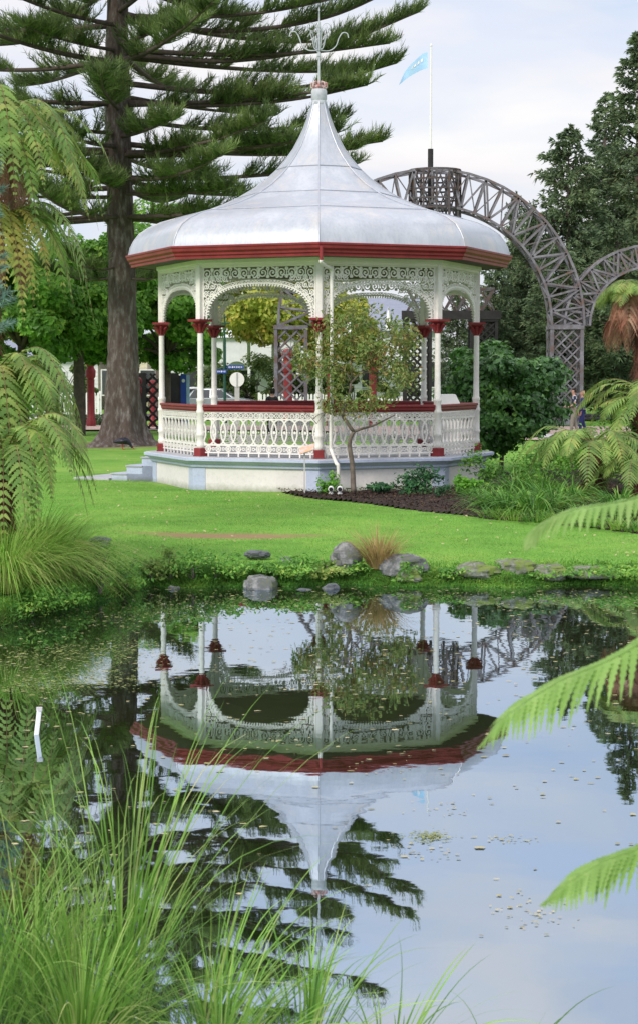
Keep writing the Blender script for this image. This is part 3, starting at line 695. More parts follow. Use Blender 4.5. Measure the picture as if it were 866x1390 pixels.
def truss_arch(mb, cx, cz, y, ro_, ri_, a0, a1, n, dep, t=.085, flare=0):
    """box truss: 4 chords and zigzag webs between angles a0..a1"""
    P = {}
    for i in range(n + 1):
        a = a0 + (a1 - a0) * i / n
        fl = flare * (abs(math.cos(a)) ** 4)
        for (r, rk) in ((ro_, 0), (ri_, 1)):
            for sy in (0, 1):
                P[i, rk, sy] = Vector((cx + r * math.cos(a), y + (sy - .5) * dep, cz + r * math.sin(a)))
    for i in range(n):
        for rk in (0, 1):
            for sy in (0, 1):
                mb.bar(P[i, rk, sy], P[i + 1, rk, sy], t * 1.15); 
        for sy in (0, 1):
            if i % 2: mb.bar(P[i, 0, sy], P[i + 1, 1, sy], t)
            else: mb.bar(P[i, 1, sy], P[i + 1, 0, sy], t)
            mb.bar(P[i, 0, sy], P[i, 1, sy], t)
        for rk in (0, 1):
            mb.bar(P[i, rk, 0], P[i, rk, 1], t * .8)
            mb.bar(P[i, rk, i % 2], P[i + 1, rk, 1 - i % 2], t * .8)
YA = 80.0
gate = thing('lattice_arch', 'big weathered grey timber lattice arch with a round crown, rising behind the bandstand', 'archway', (0, 0, 0))
tR = at(767, 438, YA); tL = at(395, 408, YA); TOPZ = 4.75
TW = 1.32
lattice_tower(gate, tR.x, YA, TW, TOPZ - .35, m='timber_l', n=3)
lattice_tower(gate, tL.x, YA, TW, TOPZ - .35, m='timber_l', n=3)
cxa = at(590, 438, YA).x; top = at(600, 231, YA).z; ro_ = 6.55; ri_ = 5.0
def stretched_truss(root, cx, y, rox, roz, rix, riz, z0, a0, a1, n, dep, m, name='arch_truss'):
    mb = MB(); truss_arch(mb, 0, 0, 0, 1, 1, a0, a1, 1, 0) if False else None
    P = {}; t = .085
    for i in range(n + 1):
        a = a0 + (a1 - a0) * i / n
        for rk, (rx, rz) in enumerate(((rox, roz), (rix, riz))):
            for sy in (0, 1): P[i, rk, sy] = Vector((cx + rx * math.cos(a), y + (sy - .5) * dep, z0 + rz * math.sin(a)))
    for i in range(n):
        for rk in (0, 1):
            for sy in (0, 1): mb.bar(P[i, rk, sy], P[i + 1, rk, sy], t * 1.2)
        for sy in (0, 1):
            mb.bar(P[i, i % 2, sy], P[i + 1, 1 - i % 2, sy], t); mb.bar(P[i, 0, sy], P[i, 1, sy], t)
            if sy == 0: mb.bar(P[i, 1 - i % 2, sy] + Vector((0, .05, 0)), P[i + 1, i % 2, sy] + Vector((0, .05, 0)), t * .6)
        for rk in (0, 1):
            mb.bar(P[i, rk, 0], P[i, rk, 1], t * .8); mb.bar(P[i, rk, i % 2], P[i + 1, rk, 1 - i % 2], t * .8)
    return mb.build(name, M[m], root)
roz = top - TOPZ; riz = at(650, 283, YA).z - TOPZ + .1
stretched_truss(gate, (tR.x + tL.x) / 2 + .1, YA, (tR.x - tL.x) / 2 + TW / 2, roz, (tR.x - tL.x) / 2 - TW / 2 - .1, riz, TOPZ, 0, PI, 26, 1.25, 'timber_l')
# crown drum at the top of the arch
dc = at(590, 262, YA); dr = 1.12; mb = MB()
z0, z1 = at(590, 296, YA).z, at(590, 231, YA).z
for z in np.linspace(z0, z1, 6):
    ring = [(dc.x + dr * math.cos(a), YA + dr * math.sin(a), z) for a in np.linspace(0, 2 * PI, 17)]
    for i in range(16): mb.bar(ring[i], ring[i + 1], .075)
for i in range(12):
    a = i * PI / 6; b = a + PI / 6 * 1.5
    mb.bar((dc.x + dr * math.cos(a), YA + dr * math.sin(a), z0), (dc.x + dr * math.cos(a), YA + dr * math.sin(a), z1), .09)
    mb.bar((dc.x + dr * math.cos(a), YA + dr * math.sin(a), z0), (dc.x + dr * math.cos(b), YA + dr * math.sin(b), z1), .05)
mb.build('crown_drum', M['timber'], gate)
# small arch to the right of the tower
garc = thing('side_arch', 'lower weathered lattice arch joining the right tower and leading out to the right', 'archway', (0, 0, 0))
cr_ = at(880, 438, YA)
W2 = (cr_.x - tR.x)
stretched_truss(garc, cr_.x, YA, W2 + .1, at(880, 333, YA).z - TOPZ, W2 - TW * .5 - .35, at(880, 362, YA).z - TOPZ, TOPZ, 0, PI, 16, 1.1, 'timber_l')
lattice_tower(garc, cr_.x + W2 + .05, YA, TW, TOPZ - .36, m='timber_l', n=4)
# flag pole on the crown
fp = at(584, 231, YA)
flag = thing('flagpole', 'tall white flagpole with light blue flag, standing on the crown of the timber arch', 'flagpole', (fp.x, YA, fp.z - .3))
mb = MB(); tz = at(584, 62, YA).z - fp.z + .3; bz = at(584, 203, YA).z - fp.z + .3
mb.lathe([(.055, bz), (.05, bz + 1), (.035, tz), (.06, tz + .02), (.05, tz + .08), (.0, tz + .12)], 10); mb.build('pole', M['white'], flag)
mb = MB(); mb.lathe([(.12, -1.6), (.12, bz + .05)], 10); mb.build('pole_socket', M['timber_d'], flag)
# waving flag: quad grid between the corner points
c0 = at(580, 70, YA) - flag.location; c1 = at(580, 93, YA) - flag.location; c2 = at(541, 112, YA) - flag.location; c3 = at(549, 94, YA) - flag.location
nu, nv = 22, 10; P = []
for i in range(nu + 1):
    u = i / nu; a = c0.lerp(c3, u); b = c1.lerp(c2, u)
    for j in range(nv + 1):
        v = j / nv; p = a.lerp(b, v); p = p + Vector((0, .16 * math.sin(u * 8 + v * 2) * u ** .5, .10 * math.sin(u * PI * 1.3) + .03 * math.sin(u * 9 + v)))
        P.append(p)
mb = MB(); mb.add(P, [(i * (nv + 1) + j, (i + 1) * (nv + 1) + j, (i + 1) * (nv + 1) + j + 1, i * (nv + 1) + j + 1) for i in range(nu) for j in range(nv)])
fl = mb.build('flag', M['flag'], flag, smooth=True)
mb = MB()
for i in range(3, 14):
    if i % 3 == 0: continue
    for (ja, jb) in ((3, 5),):
        q = [P[i * (nv + 1) + ja], P[(i + 1) * (nv + 1) + ja], P[(i + 1) * (nv + 1) + jb], P[i * (nv + 1) + jb]]
        mb.add([k + Vector((0, -.012, 0)) for k in q], [(0, 1, 2, 3)])
mb.build('flag_lettering', M['white'], fl)

# dark lattice portal seen through the right bays
por = thing('lattice_portal', 'dark timber lattice portal with heavy cross beam, seen through the right bandstand bay', 'archway')
YP = 88.0
xa, xb = at(566, 500, YP).x, at(655, 500, YP).x; zb = at(600, 432, YP).z
lattice_tower(por, xa, YP, 1.2, zb - .35, m='timber_d', n=4); lattice_tower(por, xb, YP, 1.2, zb - .35, m='timber_d', n=4)
mb = MB(); mb.box(((xa + xb) / 2, YP - .62, zb + .15), (xb - xa + 1.6, .22, .42)); mb.build('beam', M['timber_d'], por)
mb = MB(); zt = at(600, 392, YP).z
for sy in (-.6, .6):
    n = 7; xs = np.linspace(xa - .5, xb + .5, n + 1)
    for i in range(n):
        mb.bar((xs[i], YP + sy, zb + .35), (xs[i + 1], YP + sy, zt), .09); mb.bar((xs[i], YP + sy, zt), (xs[i + 1], YP + sy, zb + .35), .07)
    mb.bar((xs[0], YP + sy, zt), (xs[-1], YP + sy, zt), .12)
mb.build('truss', M['timber'], por)
# dark lattice screen by the pine
scr = thing('lattice_screen', 'low dark timber lattice screen between the pine trunk and the bandstand', 'lattice fence')
YS = 74.0; f = MB(); l = MB(); xs = [at(p, 540, YS).x for p in (192, 207, 226, 236, 245)]
zt = at(200, 506, YS).z
for x in (xs[0], xs[3]): f.box((x, YS, (zt + .3) / 2), (.42, .3, zt - .3))
for x in (xs[4],): f.box((x, YS, (zt + .3) / 2 - .05), (.2, .2, zt - .4))
f.build('post', M['timber_d'], scr)
lattice_face(l, (xs[0], YS, .32), (1, 0, 0), xs[3] - xs[0], zt - .35, 4, .09); l.build('lattice', M['timber_d'], scr)

# carved red posts
def carved_post(px, ytop, ybot_z, Y, w_, label, group='carved red posts', style=0):
    p = at(px, ytop, Y); t = thing('carved_post', label, 'carved post', (p.x, Y, .32), group=group)
    h = p.z - .32; b = MB(); b.lathe([(w_ * .62, 0), (w_ * .62, h * .1), (w_ * .5, h * .12), (w_ * .48, h * .6), (w_ * .5, h * .68)], 10); b.build('shaft', M['red'], t, autosmooth=40)
    b = MB()
    b.lathe([(w_ * .4, h * .68), (w_ * .62, h * .72), (w_ * .66, h * .80), (w_ * .45, h * .84), (w_ * .42, h * .86), (w_ * .7, h * .90), (w_ * .72, h * .95), (w_ * .45, h), (0.01, h * 1.01)], 12)
    b.box((0, -w_ * .62, h * .92), (w_ * .3, w_ * .2, w_ * .4)); b.build('carved_head', M['red'], t, autosmooth=50)
    return t
carved_post(123, 484, 0, 78, .34, 'dark red carved post standing left of the pine trunk, in front of the cream house')
carved_post(187, 512, 0, 73, .26, 'dark red carved post just right of the pine trunk')
carved_post(391, 474, 0, 83, .42, 'bright red carved post seen through the dark lattice tower')
carved_post(447, 497, 0, 79, .22, 'thin red post just right of the front column of the bandstand')
carved_post(506, 474, 0, 79, .34, 'red carved post seen behind the crown of the slender tree')
carved_post(241, 533, 0, 76, .3, 'short round headed red post beside the blue sign')
carved_post(207, 516, 0, 77, .26, 'red carved post behind the dark lattice screen')

# picket fences
def picket(x0, x1, Y, ztop, label):
    t = thing('picket_fence', label, 'picket fence', (x0, Y, .36), group='white picket fences'); W = x1 - x0; h = ztop - .36
    b = MB(); n = int(W / .17)
    for i in range(n):
        x = (i + .5) * W / n; b.prism([(x - .055, .05), (x + .055, .05), (x + .055, h - .06), (x, h), (x - .055, h - .06)], -.015, .015)
    b.build('pickets', M['white'], t)
    b = MB(); b.box((W / 2, .04, h * .3), (W, .04, .09)); b.box((W / 2, .04, h * .75), (W, .04, .09)); b.build('rail', M['white'], t)
    for x in np.linspace(0, W, max(2, int(W / 2.2))): b = MB(); b.box((x, .07, h / 2), (.11, .1, h + .1)); b.build('post', M['white'], t)
p0, p1 = at(352, 540, 86), at(445, 540, 86); picket(p0.x, p1.x, 86, at(350, 534, 86).z, 'white picket fence behind the seated figure, left of the front column')
p0, p1 = at(60, 530, 84), at(136, 530, 84); picket(p0.x, p1.x, 84, at(100, 532, 84).z, 'white picket fence left of the pine trunk')
p0, p1 = at(500, 540, 90), at(545, 540, 90); picket(p0.x, p1.x, 90, at(500, 539, 90).z, 'short white picket fence behind the slender tree')
t = thing('clipped_hedge', 'very dark clipped low hedge under the picket fence left of the pine', 'hedge')
p0, p1 = at(60, 560, 80), at(190, 560, 80)
hv = np.column_stack([rng.uniform(p0.x, p1.x, 6000), rng.uniform(79.6, 80.4, 6000), rng.uniform(.3, .82, 6000)])
mb = MB(); leaves(mb, hv, .1); mb.build('foliage', M['conif'], t)
mb = MB()
for x in np.linspace(p0.x, p1.x, 20): mb.tube([(x, 80, .25), (x, 80, .7)], .03, 5)
mb.build('stem', M['branch'], t)

# ------------------------------------------------------------------ buildings
def building(name, label, x0, x1, y0, y1, zf, ridge, wall, roof, gable_x=False, win=()):
    t = thing(name, label, 'building', ((x0 + x1) / 2, y0, .36)); W = x1 - x0; Dp = y1 - y0; h = zf - .36
    b = MB(); b.box((0, Dp / 2, h / 2), (W, Dp, h)); 
    for k in range(int(h / .25)): b.box((0, -.012, .12 + k * .25), (W, .02, .02))
    b.build('wall', wall, t)
    b = MB(); rz = ridge - .36
    if gable_x:   # ridge runs in y: gable faces camera
        b.add([(-W / 2 - .4, -.5, h - .15), (0, -.5, rz), (W / 2 + .4, -.5, h - .15), (-W / 2 - .4, Dp + .4, h - .15), (0, Dp + .4, rz), (W / 2 + .4, Dp + .4, h - .15)], [(0, 1, 4, 3), (1, 2, 5, 4)])
        g = MB(); g.add([(-W / 2, -.003, h), (W / 2, -.003, h), (0, -.003, rz - .12)], T=[(0, 1, 2)]); g.build('gable', wall, t)
    else:
        b.add([(-W / 2 - .4, -.5, h - .1), (W / 2 + .4, -.5, h - .1), (W / 2 - W * .12, Dp / 2, rz), (-W / 2 + W * .12, Dp / 2, rz), (-W / 2 - .4, Dp + .5, h - .1), (W / 2 + .4, Dp + .5, h - .1)], [(0, 1, 2, 3), (5, 4, 3, 2)], T=[(0, 3, 4), (1, 5, 2)])
    b.build('roof', roof, t)
    for (x, z, ww, wh) in win:
        f = MB()
        f.box((x, -.05, z), (ww + .16, .06, wh + .16)); fo_ = f.build('window', M['window_w'], t)
        g = MB(); g.box((x, -.075, z), (ww, .02, wh)); g.build('pane', M['glass'], fo_)
    return t
YB = 108.0
bx0, bx1 = at(262, 500, YB).x, at(470, 500, YB).x
vb = building('verandah_building', 'long white building with a scalloped verandah fascia, seen through the left bay of the bandstand', bx0 - 2, bx1 + 1, YB + 2.5, YB + 12, at(300, 462, YB).z + .6, at(300, 420, YB).z, M['wall_w'], M['wall_w'],
              win=[(x, 1.7, 1.5, 1.5) for x in (-4, -1.2, 1.6, 4.4)])
# verandah: fascia of arches and posts
mb = MB(); n = 7; W = bx1 - bx0 + 1; zt_ = at(300, 458, YB).z - .36; zl = at(300, 497, YB).z - .36; dx = W / n
for i in range(n):
    xa_ = -W / 2 + i * dx; pts = [(xa_ + .06, zt_), (xa_ + .06, zl - .25)]
    for a in np.linspace(PI, 0, 13): pts.append((xa_ + dx / 2 + (dx / 2 - .1) * math.cos(a), zl - .25 + .55 * math.sin(a)))
    pts += [(xa_ + dx - .06, zl - .25), (xa_ + dx - .06, zt_)]
    # fan as quads between arch and top
    Pq = []; 
    arcp = pts[2:15]
    for (x, z) in arcp: Pq += [(x, -2.5, z), (x, -2.5, zt_)]
    mb.add(Pq, [(2 * k, 2 * k + 2, 2 * k + 3, 2 * k + 1) for k in range(12)])
fz = mb.build('scalloped_fascia', M['wall_w'], vb)
mb = MB()
for i in range(n + 1): mb.box((-W / 2 + i * dx, -2.42, zl / 2), (.16, .14, zl))
mb.build('verandah_posts', M['wall_w'], vb)
mb = MB(); mb.add([(-W / 2 - .3, -2.8, zt_ + .01), (W / 2 + .3, -2.8, zt_ + .01), (W / 2 + .3, -.03, zt_ + .45), (-W / 2 - .3, -.03, zt_ + .45)], [(0, 1, 2, 3)]); mb.build('verandah_roof', M['wall_w'], vb)
h0, h1 = at(425, 500, 116).x, at(600, 500, 116).x
bb = building('gabled_building', 'blue grey roofed white building behind the slender tree, with a pointed white finial', h0, h1, 116, 130, at(500, 447, 116).z, at(500, 398, 116).z, M['wall_w'], M['roof_b'], gable_x=False,
         win=[(x, 2.2, 1.3, 1.6) for x in (-3, -.6, 1.8, 3.8)])
mb = MB(); fx = at(527, 440, 115).x - bb.location.x; mb.lathe([(.2, at(0, 447, 115).z - .4), (.14, at(0, 432, 115).z - .4), (.02, at(0, 415, 115).z - .4)], 6, (fx, -.7, 0)); mb.build('finial', M['white'], bb)
lh0, lh1 = at(84, 500, 112).x, at(200, 500, 112).x
building('cream_house', 'cream weatherboard house glimpsed behind the red post left of the pine', lh0 + 3.0, lh1, 112, 122, at(100, 478, 112).z, at(100, 440, 112).z, M['wall_c'], M['wall_w'], gable_x=True, win=[(-1.2, 1.7, .9, 1.5), (1.2, 1.7, .9, 1.5)])
building('white_house', 'white house with a low roof glimpsed under the leaves at far left', lh0 - 6, lh0 + 2.0, 114, 124, at(100, 484, 114).z, at(100, 450, 114).z, M['wall_w'], M['roof_b'], win=[(-2.2, 1.7, 1.1, 1.3), (1.4, 1.7, 1.1, 1.3), (3.0, 1.7, 1.1, 1.3)])

# ------------------------------------------------------------------ street furniture and cars
sp_ = at(305, 428, 83)
lamp = thing('street_name_pole', 'slender dark green pole with two blue street name plates, behind the left bandstand bay', 'street sign', (sp_.x, 83, .36))
hh = sp_.z - .36; mb = MB(); mb.lathe([(.12, 0), (.12, .5), (.07, .6), (.055, hh * .55), (.04, hh - .1), (.07, hh - .08), (.02, hh + .1)], 10); mb.build('pole', M['green_p'], lamp)
mb = MB(); mb.bar((-.25, 0, hh - .35), (.25, 0, hh - .35), .05); mb.build('cross_arm', M['green_p'], lamp)
for (pxa, pxb, py) in ((309, 331, 498), (294, 308, 504)):
    a, b = at(pxa, py, 82.9), at(pxb, py, 82.9); mb = MB(); mb.box(((a.x + b.x) / 2 - sp_.x, -.08, a.z - .36), (b.x - a.x, .03, .17)); pl_ = mb.build('name_plate', M['sblue'], lamp)
    mb = MB(); wpl = b.x - a.x; k_ = int(wpl / .075)
    for i in range(1, k_): mb.box((a.x - sp_.x + i * wpl / k_, -.1, a.z - .36), (.035 if i % 3 else .055, .008, .08 if i % 2 else .06))
    mb.build('lettering', M['white'], pl_)
sg = at(322, 515, 81); t = thing('round_sign', 'round white sign seen from behind on a pale post, behind the left bay railing', 'road sign', (sg.x, 81, .36))
mb = MB(); mb.tube([(0, 0, sg.z - .36), (0, .03, sg.z - .36)], .33, 24); mb.build('sign_disc', M['white'], t)
mb = MB(); mb.box((0, .05, (sg.z - .1) / 2), (.22, .06, sg.z - .1)); mb.build('post', M['pale'], t)
mb = MB(); mb.box((0, -.02, sg.z - .36), (.06, .03, .6)); mb.build('bracket', M['pale'], t)
bs = at(250, 507, 72); t = thing('blue_signboard', 'narrow upright blue and white signboard at the left end of the bandstand railing', 'sign', (bs.x, 72, .34))
mb = MB(); mb.box((-.02, 0, (bs.z - .34) / 2), (.22, .1, bs.z - .34)); mb.build('panel', M['sblue'], t)
mb = MB(); mb.box((.16, -.01, (bs.z - .34) / 2 - .02), (.12, .1, bs.z - .40)); mb.build('pale_edge', mat('sky blue trim', (.35, .52, .75), None), t)
mb = MB(); mb.tube([(-.02, -.055, bs.z - .62), (-.02, -.062, bs.z - .62)], .07, 14); mb.build('emblem', M['white'], t)

def make_car(name, label, px, Y, body_m, rz, wag=0):
    p = at(px, 540, Y); t = thing(name, label, 'car', (p.x, Y, .378), rz, group='cars parked beyond the gardens')
    L_, H_ = 4.5, 1.55
    low = [(-2.2, .35), (-2.25, .6), (-2.18, .88), (-1.7, .98), (1.0, 1.0), (1.9, .84), (2.2, .70), (2.25, .45), (2.15, .30), (1.75, .30)]
    for a in np.linspace(0, PI, 9): low.append((1.38 + .37 * math.cos(a), .30 + .34 * math.sin(a)))
    low += [(1.0, .28), (-1.0, .28)]
    for a in np.linspace(0, PI, 9): low.append((-1.35 + .37 * math.cos(a), .30 + .34 * math.sin(a)))
    low += [(-1.75, .30)]
    b = MB(); b.prism(low, -.86, .86); b.build('body', body_m, t, bevel=.06)
    rx = -2.0 if wag else -1.6
    cab = [(-2.0 if wag else -1.75, .96), (rx + .3, 1.42), (-.6, 1.52), (.1, 1.48), (.95, .98)]
    b = MB(); n = len(cab); V = []
    for s_, k in ((-1, 0), (1, 0)):
        for (x, z) in cab: V.append((x, s_ * (.82 - .18 * (z - .96) / .56), z))
    b.add(V, [(i, (i + 1) % n, n + (i + 1) % n, n + i) for i in range(n)], N=[list(range(n))[::-1], [n + k for k in range(n)]]); b.build('cabin', body_m, t, bevel=.05)
    for s_ in (-1, 1):
        for (xa_, xb_, xc, xd) in ((-1.5, -.45, -.45, -1.25), (-.38, .72, .12, -.38)):
            b = MB(); q = [(xa_, 1.02), (xb_, 1.02), (xc, 1.42), (xd, 1.42)]
            if wag and xa_ < -1: q = [(-1.8, 1.02), (-.45, 1.02), (-.45, 1.42), (-1.6, 1.38)]
            b.add([(x, s_ * (.835 - .18 * (z - .96) / .56), z) for x, z in q], [(0, 1, 2, 3)]); b.build('side_window', M['glass'], t)
    b = MB(); b.add([(.93, -.7, 1.02), (.93, .7, 1.02), (.26, .6, 1.44), (.26, -.6, 1.44)], [(0, 1, 2, 3)]); 
    b.build('windscreen', M['glass'], t)
    for x in (-1.35, 1.38):
        for s_ in (-1, 1):
            b = MB(); b.tube([(x, s_ * .66, .32), (x, s_ * .87, .32)], .31, 20); wo_ = b.build('wheel', M['tyre'], t)
            b = MB(); b.tube([(x, s_ * .86, .32), (x, s_ * .885, .32)], .19, 12); b.build('rim', M['silver'], wo_)
    for s_ in (-1, 1): b = MB(); b.box((2.2, s_ * .62, .64), (.1, .3, .14)); b.build('headlight', M['white'], t, bevel=.02)
    return t
make_car('parked_car', 'silver car seen behind the left railing of the bandstand, nose to the right', 300, 93, M['silver'], -.12)
make_car('parked_car', 'white estate car parked behind the silver one', 278, 99, M['carwhite'], .1, 1)

# ------------------------------------------------------------------ trees
def broadleaf(name, label, base, height, crad, cz, n_cl, n_leaf, size, m, seed, trunk_r=.25, group=None, flat=.75, cat='tree', trunkm='branch', cl=(.5, 1.0), low=None, fills=.35):
    r = np.random.default_rng(seed); t = thing(name, label, cat, base, group=group)
    d = rdir(n_cl, r); rr = r.uniform(fills, 1, n_cl) ** .5
    cc = d * rr[:, None] * np.array([crad, crad, crad * flat]); cc[:, 2] += cz
    if low is not None: cc[:, 2] = np.maximum(cc[:, 2], low)
    cs = r.uniform(cl[0], cl[1], n_cl) * (crad * .32)
    k = max(1, n_leaf // n_cl); mb = MB()
    dd = rdir(n_cl * k, r); q = r.uniform(.35, 1, n_cl * k) ** .6
    C = np.repeat(cc, k, 0); S_ = np.repeat(cs, k)
    pos = C + dd * (q * S_)[:, None] * np.array([1.25, 1.25, .75])
    out = nrm(pos - np.array([0, 0, cz * .8])); nn = out * .6 + dd * .6 + np.array([0, 0, .5])
    leaves(mb, pos, size, nn, asp=.62, jit=.7, r=r, droop=.3)
    mb.build('crown', m, t)
    tb = MB(); h0 = cz - crad * flat * .55
    top_ = Vector((r.uniform(-.2, .2), r.uniform(-.2, .2), max(h0, .5)))
    tb.tube(curve_pts([(0, 0, -.3), (trunk_r * .4, 0, h0 * .4), top_], 8), [trunk_r * (1.35 - .6 * i / 8) for i in range(9)], 10)
    for i in r.permutation(n_cl)[:min(n_cl, 16)]:
        c = Vector(cc[i]); mid = top_.lerp(c, .5) + Vector((0, 0, crad * .08))
        tb.tube(curve_pts([top_ - Vector((0, 0, .2)), mid, c], 6), [trunk_r * (.5 - .42 * j / 6) for j in range(7)], 5)
    tb.build('trunk', M[trunkm], t, smooth=True)
    return t
G_ = .33
def P2(px, Y): return (at(px, 540, Y).x, Y, G_)
bgt = 'broadleaf trees behind the pine'
broadleaf('maple_tree', 'full green maple filling the gap between the pine trunk and the bandstand', P2(222, 70), 7, 2.4, 4.4, 34, 15000, .26, M['maple'], 11, .2, bgt, .95, low=2.6)
broadleaf('maple_tree', 'green maple behind the pine trunk on its left side, branches low', P2(105, 68), 7, 3.0, 5.0, 36, 17000, .26, M['maple'], 12, .22, bgt, .72, low=3.1)
broadleaf('maple_tree', 'green maple at the left edge behind the tree ferns', P2(28, 66), 7, 2.8, 4.8, 34, 15000, .26, M['maple'], 13, .22, bgt, .85, low=2.6)
broadleaf('maple_tree', 'pale yellowish maple lower down left of the pine', P2(70, 76), 5, 2.4, 4.6, 24, 9000, .26, M['lime'], 14, .2, bgt, .7, low=3.4)
broadleaf('round_shrub', 'rounded green shrub near the white fence at far left', P2(85, 88), 2, 1.5, 1.7, 14, 5000, .18, M['hedge'], 15, .08, None, .8, 'shrub')
broadleaf('yellow_maple', 'yellow green maple with layered foliage, seen through the left bay of the bandstand', P2(378, 92), 6, 3.7, 5.9, 60, 19000, .27, M['lime'], 16, .22, None, .62, low=4.5)
broadleaf('yellow_maple', 'yellow green maple behind the left side of the slender tree', P2(455, 100), 6, 2.6, 4.6, 30, 9000, .28, M['lime'], 17, .2, None, .95, low=2.2)
broadleaf('maple_tree', 'green maple whose upper leaves show just above the left roof eave', P2(215, 90), 8, 3.0, 8.0, 30, 9000, .28, M['maple'], 18, .2, bgt, .9)
for i, (px, Y, rad, lab) in enumerate([(345, 96, 2.1, 'dark green hedge shrub left of the round sign'), (385, 97, 2.2, 'dark green hedge shrub behind the seated figure'), (420, 96, 1.4, 'dark shrub behind the front column'), (478, 97, 1.4, 'dark green shrub low behind the slender tree'), (300, 97, 1.5, 'pale green shrub behind the street name pole'), (545, 95, 1.3, 'dark shrub at the foot of the lattice portal')]):
    broadleaf('hedge_shrub', lab, P2(px, Y), 2, rad, rad * .85, 14, 5000, .17, M['hedge'], 40 + i, .07, 'garden shrubs across the road', .85, 'shrub')

# big glossy bush right of the bandstand
broadleaf('glossy_bush', 'large rounded bush with dark glossy leaves just right of the bandstand', (at(680, 600, 43).x, 43, .30), 3.6, 1.42, 1.82, 115, 18000, .16, M['bush'], 21, .05, None, .98, 'bush', cl=(.55, .95), fills=.2, low=.38)

def conifer(name, base, H_, rad, seed, n_br=150, per=90, m='conif', lowz=.06, shape=1.0):
    """feathery conifer, local mesh at origin"""
    r = np.random.default_rng(seed); t = thing(name, None, 'conifer', base)
    wood = MB(); wood.tube([(0, 0, -.3), (.05, 0, H_ * .5), (0, 0, H_ * .97)], [H_ * .018, H_ * .011, .02], 8)
    pos = []; nn = []
    fm = MB(); Bp = []; Bd = []; Bl = []
    for i in range(n_br):
        u = (i + r.uniform(0, 1)) / n_br; z = H_ * (lowz + (1 - lowz) * u ** .9); az = r.uniform(0, 2 * PI)
        Lb = rad * ((1 - u) ** (.75 * shape) + .03) * r.uniform(.55, 1.12) * (.6 + .4 * min(1, u * 5))
        d = Vector((math.cos(az), math.sin(az), 0)); rise = Lb * r.uniform(-.05, .45)
        C = curve_pts([(0, 0, z), Vector((0, 0, z)) + d * Lb * .5 + Vector((0, 0, rise * .35)), Vector((0, 0, z)) + d * Lb + Vector((0, 0, rise))], 8)
        wood.tube(C[::2], [.05 * (1 - u * .6), .04, .03, .02, .008], 4)
        kk = max(8, int(per * (Lb / rad + .15))); s = r.uniform(.15, 1.0, kk) ** .8
        idx = s * 8; i0 = np.minimum(idx.astype(int), 7); CA = np.array([tuple(c) for c in C]); p = CA[i0] + (CA[i0 + 1] - CA[i0]) * (idx - i0)[:, None]
        sp = (1 - s * .6)[:, None] * .22 * Lb
        off = r.normal(size=(kk, 3)) * np.array([1, 1, .45]) * sp
        dv = np.array(d)[None] * .8 + off * 1.2 / max(Lb * .22, .1) * .5 + np.array([0, 0, .25]) + r.normal(size=(kk, 3)) * .3
        Bp.append(p + off); Bd.append(dv); Bl.append(r.uniform(.32, .62, kk) * (.6 + .4 * (1 - u)))
    Bp = np.concatenate(Bp); Bd = np.concatenate(Bd); Bl = np.concatenate(Bl)
    # each spray: a hand of narrow leaflets
    for a in range(5):
        dv = nrm(Bd) + rdir(len(Bd), r) * .55
        blades(fm, Bp, dv, Bl * r.uniform(.6, 1.1, len(Bl)), .11, .25, 2, r)
    fm.build('crown', M[m], t); wood.build('trunk', M['branch'], t, smooth=True)
    return t
cA = conifer('conifer', (0, 0, 0), 20.0, 4.4, 51, 210, 62)
cB = conifer('conifer', (0, 0, 0), 15.0, 4.0, 52, 190, 60, shape=.8)
first = {'A': cA, 'B': cB}; used = {'A': 0, 'B': 0}
def put_con(kind, px, ytop, Y, label, sx_=1.0, rz=0):
    o = first[kind] if not used[kind] else copy_tree(first[kind]); used[kind] += 1
    H0 = 20.0 if kind == 'A' else 15.0; p = at(px, ytop, Y); s = (p.z - .3) / H0
    o.location = (p.x, Y, .3); o.scale = (s * sx_, s * sx_, s); o.rotation_euler = (0, 0, rz); tag(o, label, 'conifer', 'dark conifers behind the arch')
put_con('A', 868, 42, 96, 'tallest dark conifer at the right edge, reaching nearly to the top', 1.0)
put_con('B', 772, 172, 94, 'broad dark conifer with a rounded top above the junction of the two arches', .9, 1.0)
put_con('A', 822, 125, 101, 'dark conifer between the tallest one and the broad one', .9, 2.2)
put_con('B', 722, 290, 92, 'shorter dark conifer seen through the right shoulder of the big arch', .95, 2.0)
put_con('B', 672, 352, 90, 'low dark conifer directly above the glossy bush', .9, 3.0)
put_con('A', 905, 90, 92, 'dark conifer cut off by the right edge', 1.0, 4.0)
put_con('B', 620, 395, 96, 'lowest dark conifer, half behind the right column of the bandstand', .9, 5.0)
put_con('B', 838, 300, 88, 'dense dark conifer filling the lower right behind the small arch', 1.2, .6)
put_con('B', 700, 262, 104, 'small pointed dark conifer top showing inside the curve of the big arch', .5, .6)
put_con('B', 760, 330, 89, 'dense dark conifer behind the right lattice tower', 1.15, 4.4)

